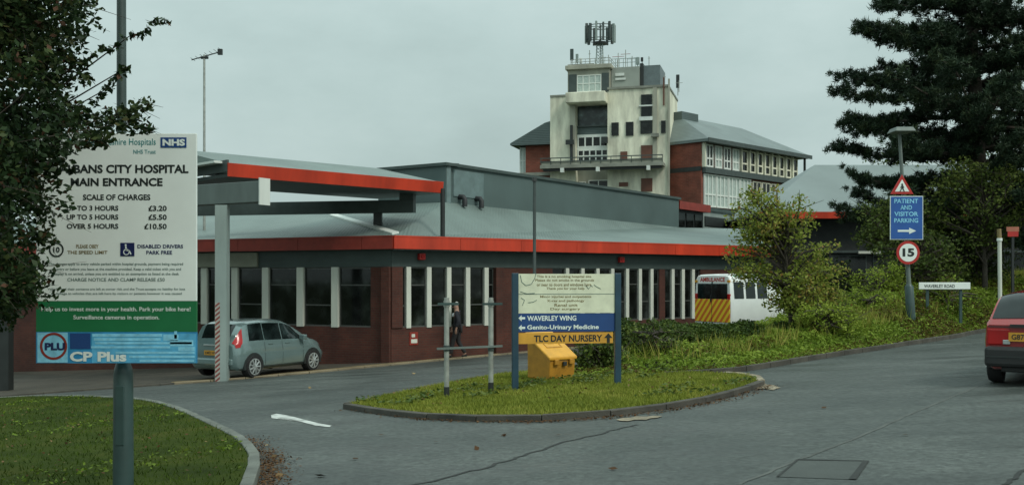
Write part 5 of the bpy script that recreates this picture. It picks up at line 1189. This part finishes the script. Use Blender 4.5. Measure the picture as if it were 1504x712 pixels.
def wheel(parent, x, y, r_, w_=.19, rim=M_RIM, spokes=9, body=None):
    s = 1 if y > 0 else -1; ra = r_ + .065; bot = body.sec(x)[0][1] + .02
    a0 = math.asin(max(-.9, min(.9, (bot - r_) / ra))); arc = [(x + ra * math.cos(a), r_ + ra * math.sin(a)) for a in np.linspace(a0, PI - a0, 18)]
    def side_y(z):
        return max(p[0] for p in body.sec(x)[2:7]) if body else abs(y)
    yo = side_y(0) + .004
    MB().prism([(px_, s * (yo - .12), z) for px_, z in arc], [(px_, s * yo, z) for px_, z in arc]).build('wheel_arch', M_DARK, parent)
    y = s * (yo + .008)
    wh = MB().tube([(x, y - s * w_, r_), (x, y - s * .03, r_), (x, y + s * .012, r_)], [r_, r_, r_ - .025], 26).build('wheel', M_TYRE, parent, smooth=True)
    MB().tube([(x, y + s * .010, r_), (x, y + s * .016, r_)], r_ * .66, 24).build('rim_shadow', M_DARK, wh)
    mb = MB()
    for k in range(spokes):
        a = 2 * PI * k / spokes; mb.tube([(x, y + s * .02, r_), (x + math.cos(a) * r_ * .64, y + s * .02, r_ + math.sin(a) * r_ * .64)], [.03, .024], 5)
    mb.disc((x, y + s * .02, r_), r_ * .72, 'y', 26, .02, 0, r_ * .62); mb.disc((x, y + s * .022, r_), .06, 'y', 12, .03); mb.build('rim', rim, wh)
def vmat(rear_xy, heading, z, scale=1.0):
    """x forward along heading (radians from +Y towards +X), y left"""
    f = (math.sin(heading), math.cos(heading)); M_ = frame((rear_xy[0], rear_xy[1], z), f); return M_ @ Matrix.Scale(scale, 4)
# --- small silver green hatchback parked under the canopy
HB = Body([(0.0, .34, .86, .90, .70, .68, .58), (.06, .27, .92, .97, .78, .74, .60), (.16, .22, .94, 1.16, .82, .78, .62), (.34, .22, .95, 1.42, .84, .805, .63), (.55, .22, .95, 1.49, .845, .815, .63), (1.3, .21, .94, 1.53, .85, .82, .63),
           (1.9, .21, .93, 1.50, .85, .82, .62), (2.35, .21, .93, 1.34, .85, .815, .60), (2.8, .21, .93, 1.08, .845, .81, .60), (3.05, .22, .91, .96, .84, .79, .62), (3.4, .24, .80, .84, .81, .73, .60), (3.62, .26, .66, .70, .72, .64, .52), (3.70, .34, .52, .56, .60, .55, .45)])
hd = R(28)
rw = G(367, 555)     # contact of the near rear wheel
fx_, fy_ = math.sin(hd), math.cos(hd); rx, ry = fy_, -fx_
rear = (rw[0] - fx_ * .62 - rx * .72, rw[1] - fy_ * .62 - ry * .72)
rw = (rw[0] * 1.0, rw[1]); rw = (rw[0] * 27.35 / rw[1], 27.35); hz = gzf(*rw) + .018
car = thing('parked_car', 'silver green five-door hatchback parked under the entrance canopy', 'car', vmat(rear, hd, hz))
HB.build('body', M_CARG, car)
HB.patch('rear_window', M_CGLASS, car, lambda f: (.105, .33), -1.25, 1.25, .006, 10, 5)
for s in (1, -1):
    HB.patch('rear_lamp', M_LAMP, car, lambda f: (.035 + .02 * f, .33 - .16 * f), s * 3.1, s * 5.2, .012, 6, 4)
    HB.patch('window', M_CGLASS, car, lambda f: (.56 - .06 * f, 1.06), s * 3.02, s * 3.92, .005, 6, 4)
    HB.patch('door_window', M_CGLASS, car, lambda f: (1.09, 1.76), s * 3.05, s * 3.92, .005, 6, 5)
    HB.patch('door_window', M_CGLASS, car, lambda f: (1.80, 2.30 + .48 * f), s * 3.05, s * 3.92, .005, 6, 6)
    mr = HB.p(2.55, s * 4); MB().box(2.48, 2.62, min(mr.y, mr.y + s * .2), max(mr.y, mr.y + s * .2), .93, 1.07).build('mirror', M_CARG, car, bevel=.03)
    for x in (1.30, 1.98): d = HB.p(x, s * 4.9); MB().box(x - .09, x + .09, d.y - .02, d.y + .02, d.z - .015, d.z + .02).build('door_handle', M_CARG, car, bevel=.006)
    for x in (1.06, 1.76, 2.62): HB.patch('door_seam', M_DARK, car, lambda f, x=x: (x, x + .012), s * 4.1, s * 7.4, .003, 8, 1)
    HB.patch('sill_trim', M_DGREYST, car, lambda f: (.95, 2.75), s * 7.6, s * 8.6, .004, 3, 10)
    for x in (.62, 3.03): wheel(car, x, s * .868, .305, body=HB)
HB.patch('windscreen', M_CGLASS, car, lambda f: (2.08, 2.82), -1.5, 1.5, .006, 8, 6)
MB().box(-.035, .03, -.26, .26, .62, .74).build('number_plate', M_PLATE, car); text(car, 'KM53 HVO', (-.22, .22, -.035, .035), M_INK, 0, .02, 'plate_lettering', Matrix.Translation((-.038, 0, .68)) @ Matrix.Rotation(R(-90), 4, 'Z'))
MB().box(-.05, .1, -.70, .70, .36, .54).build('rear_bumper', M_CARG, car, bevel=.04); MB().box(-.03, .1, -.30, .30, .86, .90).build('tailgate_trim', M_RIM, car, bevel=.01)
# --- red hatchback at the right edge
RC = Body([(0.0, .30, .90, .92, .81, .815, .76), (.05, .26, .94, .97, .83, .825, .76), (.14, .24, .95, 1.06, .835, .825, .745), (.50, .23, .95, 1.36, .84, .82, .67), (.78, .23, .94, 1.415, .84, .815, .63), (1.5, .22, .93, 1.44, .84, .81, .60), (2.2, .22, .92, 1.36, .84, .81, .58), (2.75, .22, .92, .99, .835, .79, .58), (3.4, .24, .80, .84, .81, .73, .58), (3.85, .28, .64, .67, .74, .66, .5), (3.95, .34, .5, .53, .62, .56, .44)])
hd = R(33); wl_ = G(1472, 561); fx_, fy_ = math.sin(hd), math.cos(hd); lx_, ly_ = -fy_, fx_
rear = (wl_[0] - fx_ * .7 - lx_ * .70, wl_[1] - fy_ * .7 - ly_ * .70)
rc = thing('hatchback', 'red hatchback seen from behind driving up the road at the right edge', 'car', vmat(rear, hd, gzf(*wl_)))
RC.build('body', M_CARR, rc)
RC.patch('rear_window', M_CGLASS, rc, lambda f: (.09, .60), -2.55, 2.55, .008, 16, 6)
MB().box(-.13, .30, -.84, .84, .30, .60).build('rear_bumper', M_PLAST, rc, bevel=.05)
MB().box(-.02, .2, -.62, .62, .22, .31).build('rear_valance', M_PLAST, rc, bevel=.02)
for s in (1, -1):
    RC.patch('window', M_CGLASS, rc, lambda f: (.72, 1.45), s * 3.05, s * 3.92, .005, 6, 6); RC.patch('door_window', M_CGLASS, rc, lambda f: (1.52, 2.15 + .45 * f), s * 3.05, s * 3.92, .005, 6, 6)
    MB().box(-.02, .09, *( (.50, .812) if s > 0 else (-.812, -.50)), .62, .86).build('rear_lamp', M_LAMP, rc, bevel=.02)
    mr = RC.p(2.5, s * 4); MB().box(2.44, 2.56, min(mr.y, mr.y + s * .18), max(mr.y, mr.y + s * .18), .95, 1.06).build('mirror', M_PLAST, rc, bevel=.03)
    for x in (.72, 3.15): wheel(rc, x, s * .85, .295, body=RC)
RC.patch('windscreen', M_CGLASS, rc, lambda f: (2.25, 2.78), -1.5, 1.5, .006, 8, 6)
MB().box(-.035, .02, -.02, .52, .68, .81).build('number_plate', M_PLATE, rc); text(rc, 'G874 UNM', (-.23, .23, -.04, .04), M_INK, 0, .02, 'plate_lettering', Matrix.Translation((-.038, .25, .745)) @ Matrix.Rotation(R(-90), 4, 'Z'))
MB().box(-.03, .04, -.5, .5, .90, .93).build('tailgate_trim', M_PLAST, rc); MB().tube([(.02, .0, .95), (.30, .0, 1.2)], .012, 6).build('rear_wiper', M_PLAST, rc)
MB().box(-.045, -.025, -.80, .80, .885, .90).build('tailgate_seam', M_PLAST, rc); MB().box(-.137, -.128, -.82, .82, .44, .465).build('bumper_groove', M_DARK, rc)
for s in (1, -1): MB().box(-.03, .03, *((.50, .60) if s > 0 else (-.60, -.50)), .63, .70).build('reverse_lamp', M_RIM, rc, bevel=.01)
MB().box(-.05, -.02, -.06, .08, .845, .88).build('boot_handle', M_PLAST, rc, bevel=.008)
# --- white minibus ambulance behind the hedge
VB = Body([(0.0, .40, 1.42, 2.29, .93, .94, .84), (.05, .36, 1.44, 2.33, .96, .96, .85), (.3, .34, 1.45, 2.35, .97, .97, .86), (1.5, .34, 1.45, 2.36, .98, .98, .86), (3.4, .34, 1.42, 2.34, .98, .98, .86), (3.75, .34, 1.37, 2.22, .98, .97, .80), (4.4, .34, 1.22, 1.55, .97, .93, .76), (4.7, .36, 1.10, 1.18, .95, .90, .74), (5.15, .40, .95, 1.0, .90, .82, .66), (5.3, .46, .74, .78, .78, .72, .6)])
vh = R(60); vr = at(1018, 440, 33.6); fx_, fy_ = math.sin(vh), math.cos(vh); rx, ry = fy_, -fx_
rear = (vr.x + rx * .95, vr.y + ry * .95); gv = at(0, 402.5, 33.6).z - 2.36
van = thing('minibus', 'white patient transport minibus with yellow and orange chevrons behind the hedge', 'minibus', vmat(rear, vh, gv + .24, .90))
VB.build('body', M_VANW, van)
MB().box(-.03, .02, -.78, .78, 1.47, 2.02).build('rear_window', M_CGLASS, van, bevel=.02)
MB().box(-.032, .02, -.925, .925, .66, 1.465).build('rear_chevrons', M_CHEV, van, bevel=.01)
MB().box(-.034, .02, -.012, .012, .5, 2.1).build('door_seam', M_DARK, van)
MB().box(-.06, -.02, .03, .07, 1.36, 1.60).build('door_handle', M_PLAST, van, bevel=.008)
for s in (1, -1): MB().box(-.036, .02, *((.80, .92) if s > 0 else (-.92, -.80)), 2.06, 2.14).build('marker_lamp', M_PLATE, van)
text(van, 'AMBULANCE', (-.66, .66, -.08, .08), M_SRED, 0, .03, 'lettering', Matrix.Translation((-.0, 0, 2.16)) @ Matrix.Rotation(R(-90), 4, 'Z') @ Matrix.Translation((0, -.005, 0)))
for s in (1, -1):
    MB().box(-.035, .05, *((.80, .93) if s > 0 else (-.93, -.80)), 1.47, 1.66).build('rear_lamp', M_LAMP, van, bevel=.02)
    for a_, b_ in ((.16, .60), (.70, 1.14), (1.24, 1.70)): VB.patch('window', M_CGLASS, van, lambda f, a_=a_, b_=b_: (a_, b_), s * 3.2, s * 3.95, .008, 5, 5)
    VB.patch('door_window', M_CGLASS, van, lambda f: (3.2, 3.7 + .45 * f), s * 3.2, s * 3.95, .008, 5, 5)
    VB.patch('green_band', M_VGREEN, van, lambda f: (.2, 2.6), s * 2.05, s * 2.6, .006, 3, 8)
    for x in (1.0, 4.3): wheel(van, x, s * .985, .33, .2, body=VB)
    MB().box(4.1, 4.25, *((.98, 1.2) if s > 0 else (-1.2, -.98)), 1.2, 1.5).build('mirror', M_PLAST, van, bevel=.03)
VB.patch('windscreen', M_CGLASS, van, lambda f: (3.82, 4.6), -1.5, 1.5, .008, 8, 6)

# ================================================================== WALKING PERSON
pf = at(672, 527, 32.0); gp = gzf(pf.x, pf.y) + .02; sc_ = 1.0
ph = math.atan2(-.8, -.6)                                      # walks left along the wall, slightly away
def skin_obj(name, J, E, Rr, mat, parent, sub=2, M=None):
    me = bpy.data.meshes.new(name); me.from_pydata([tuple(j) for j in J], E, []); me.materials.append(mat)
    o = bpy.data.objects.new(name, me); COL.objects.link(o); o.parent = parent
    if M is not None: o.matrix_basis = M
    sk = o.modifiers.new('skin', 'SKIN'); sv = me.skin_vertices[0].data
    for i, r_ in enumerate(Rr):
        sv[i].radius = (r_, r_) if not isinstance(r_, tuple) else r_; sv[i].use_root = (i == 0)
    sk.use_smooth_shade = True; s2 = o.modifiers.new('sub', 'SUBSURF'); s2.levels = sub; s2.render_levels = sub; return o
MPn = frame((pf.x, pf.y, gp), (-.62, -.78)) if 0 else Matrix.Translation((pf.x, pf.y, gp)) @ Matrix.Rotation(R(170), 4, 'Z')
per = thing('person', 'person in a dark suit walking along the pavement behind the empty sign frame', 'person', MPn)
# local: faces +x, y left, z up, 1.72 m tall
J = {'pel': (0, 0, .92), 'wst': (.01, 0, 1.08), 'cst': (.015, 0, 1.30), 'nk': (.02, 0, 1.46), 'hd': (.045, 0, 1.56), 'crn': (.05, 0, 1.66),
     'lh': (.0, .09, .90), 'lk': (.13, .09, .50), 'la': (.20, .09, .09), 'lt': (.34, .09, .05), 'rh': (0, -.09, .90), 'rk': (.0, -.09, .49), 'ra': (-.24, -.09, .12), 'rt': (-.13, -.09, .03),
     'ls': (.01, .19, 1.40), 'le': (-.10, .24, 1.14), 'lw': (-.02, .25, .92), 'rs': (.01, -.19, 1.40), 're': (.06, -.24, 1.14), 'rw': (.20, -.22, .95)}
nm_ = list(J); ix = {n_: i for i, n_ in enumerate(nm_)}
Ed = [('pel', 'wst'), ('wst', 'cst'), ('cst', 'nk'), ('nk', 'hd'), ('hd', 'crn'), ('pel', 'lh'), ('lh', 'lk'), ('lk', 'la'), ('la', 'lt'), ('pel', 'rh'), ('rh', 'rk'), ('rk', 'ra'), ('ra', 'rt'), ('cst', 'ls'), ('ls', 'le'), ('le', 'lw'), ('cst', 'rs'), ('rs', 're'), ('re', 'rw')]
rad = {'pel': .11, 'wst': .11, 'cst': .125, 'nk': .055, 'hd': .085, 'crn': .075, 'lh': .08, 'lk': .055, 'la': .038, 'lt': .03, 'rh': .08, 'rk': .055, 'ra': .038, 'rt': .03, 'ls': .055, 'le': .042, 'lw': .03, 'rs': .055, 're': .042, 'rw': .03}
JJ = [J[n_] for n_ in nm_]; EE = [(ix[a_], ix[b_]) for a_, b_ in Ed]; RR = [rad[n_] for n_ in nm_]
# hands: palm and five fingers added to the same skeleton
def hand(w, d, s):
    global JJ, EE, RR
    wv = Vector(J[w]); d = Vector(d).normalized(); pm = wv + d * .08; JJ.append(tuple(pm)); RR.append(.026); ip = len(JJ) - 1; EE.append((ix[w], ip))
    for k, (sp, ln) in enumerate(((-.026, .065), (-.009, .075), (.009, .07), (.024, .055))):
        a_ = pm + d * .03 + Vector((sp, 0, 0)); b_ = a_ + d * ln * .55 + Vector((.0, -s * .01, 0)); c_ = b_ + d * ln * .45 + Vector((0, -s * .022, 0))
        i0 = len(JJ); JJ += [tuple(a_), tuple(b_), tuple(c_)]; RR += [.010, .009, .008]; EE += [(ip, i0), (i0, i0 + 1), (i0 + 1, i0 + 2)]
    a_ = pm - d * .03 + Vector((.03, -s * .01, 0)); b_ = a_ + d * .04 + Vector((.015, -s * .012, 0)); i0 = len(JJ); JJ += [tuple(a_), tuple(b_)]; RR += [.011, .009]; EE += [(ip, i0), (i0, i0 + 1)]
hand('lw', (.12, 0, -1), 1); hand('rw', (.35, .05, -1), -1)
skin_obj('body', JJ, EE, RR, M_SKIN, per)
def sub_skel(names, grow, name, mat, ov={}):
    ids = {n_: i for i, n_ in enumerate(names)}; e_ = [(ids[a_], ids[b_]) for a_, b_ in Ed if a_ in ids and b_ in ids]
    return skin_obj(name, [ov.get(n_, J[n_]) for n_ in names], e_, [rad[n_] + grow for n_ in names], mat, per)
sub_skel(['pel', 'wst', 'cst', 'ls', 'le', 'lw', 'rs', 're', 'rw'], .028, 'jacket', M_SUIT, {'pel': (0, 0, .84), 'lw': (-.02, .25, .95), 'rw': (.185, -.22, .98)})
sub_skel(['pel', 'lh', 'lk', 'la', 'rh', 'rk', 'ra'], .022, 'trousers', M_SUITB)
for s, a_, b_ in ((1, 'la', 'lt'), (-1, 'ra', 'rt')):
    p_ = Vector(J[a_]); q_ = Vector(J[b_]); skin_obj('shoe', [p_ + Vector((-.05, 0, -.045)), (p_ + q_) / 2 + Vector((0, 0, -.03)), q_ + Vector((.03, 0, 0))], [(0, 1), (1, 2)], [.045, .05, .04], M_TYRE, per)
skin_obj('hair', [(.02, 0, 1.60), (.04, 0, 1.69), (.085, 0, 1.70)], [(0, 1), (1, 2)], [.10, .096, .066], M_HAIR, per)
skin_obj('shirt_front', [(.125, 0, 1.40), (.15, 0, 1.26)], [(0, 1)], [.045, .035], M_SHIRT, per, 1)
mb = MB()
mb.prism([(.130, -.018, 1.565), (.130, .018, 1.565), (.128, .012, 1.61)], [(.165, -.012, 1.56), (.165, .012, 1.56), (.14, .006, 1.60)]); mb.build('nose', M_SKIN, per)
for s in (1, -1): MB().box(.118, .132, s * .03 - .011, s * .03 + .011, 1.602, 1.612).build('eye', M_INK, per); MB().disc((.045, s * .087, 1.58), .028, 'y', 10, .02).build('ear', M_SKIN, per)
MB().box(.118, .13, -.025, .025, 1.528, 1.536).build('mouth', M_REDD, per)
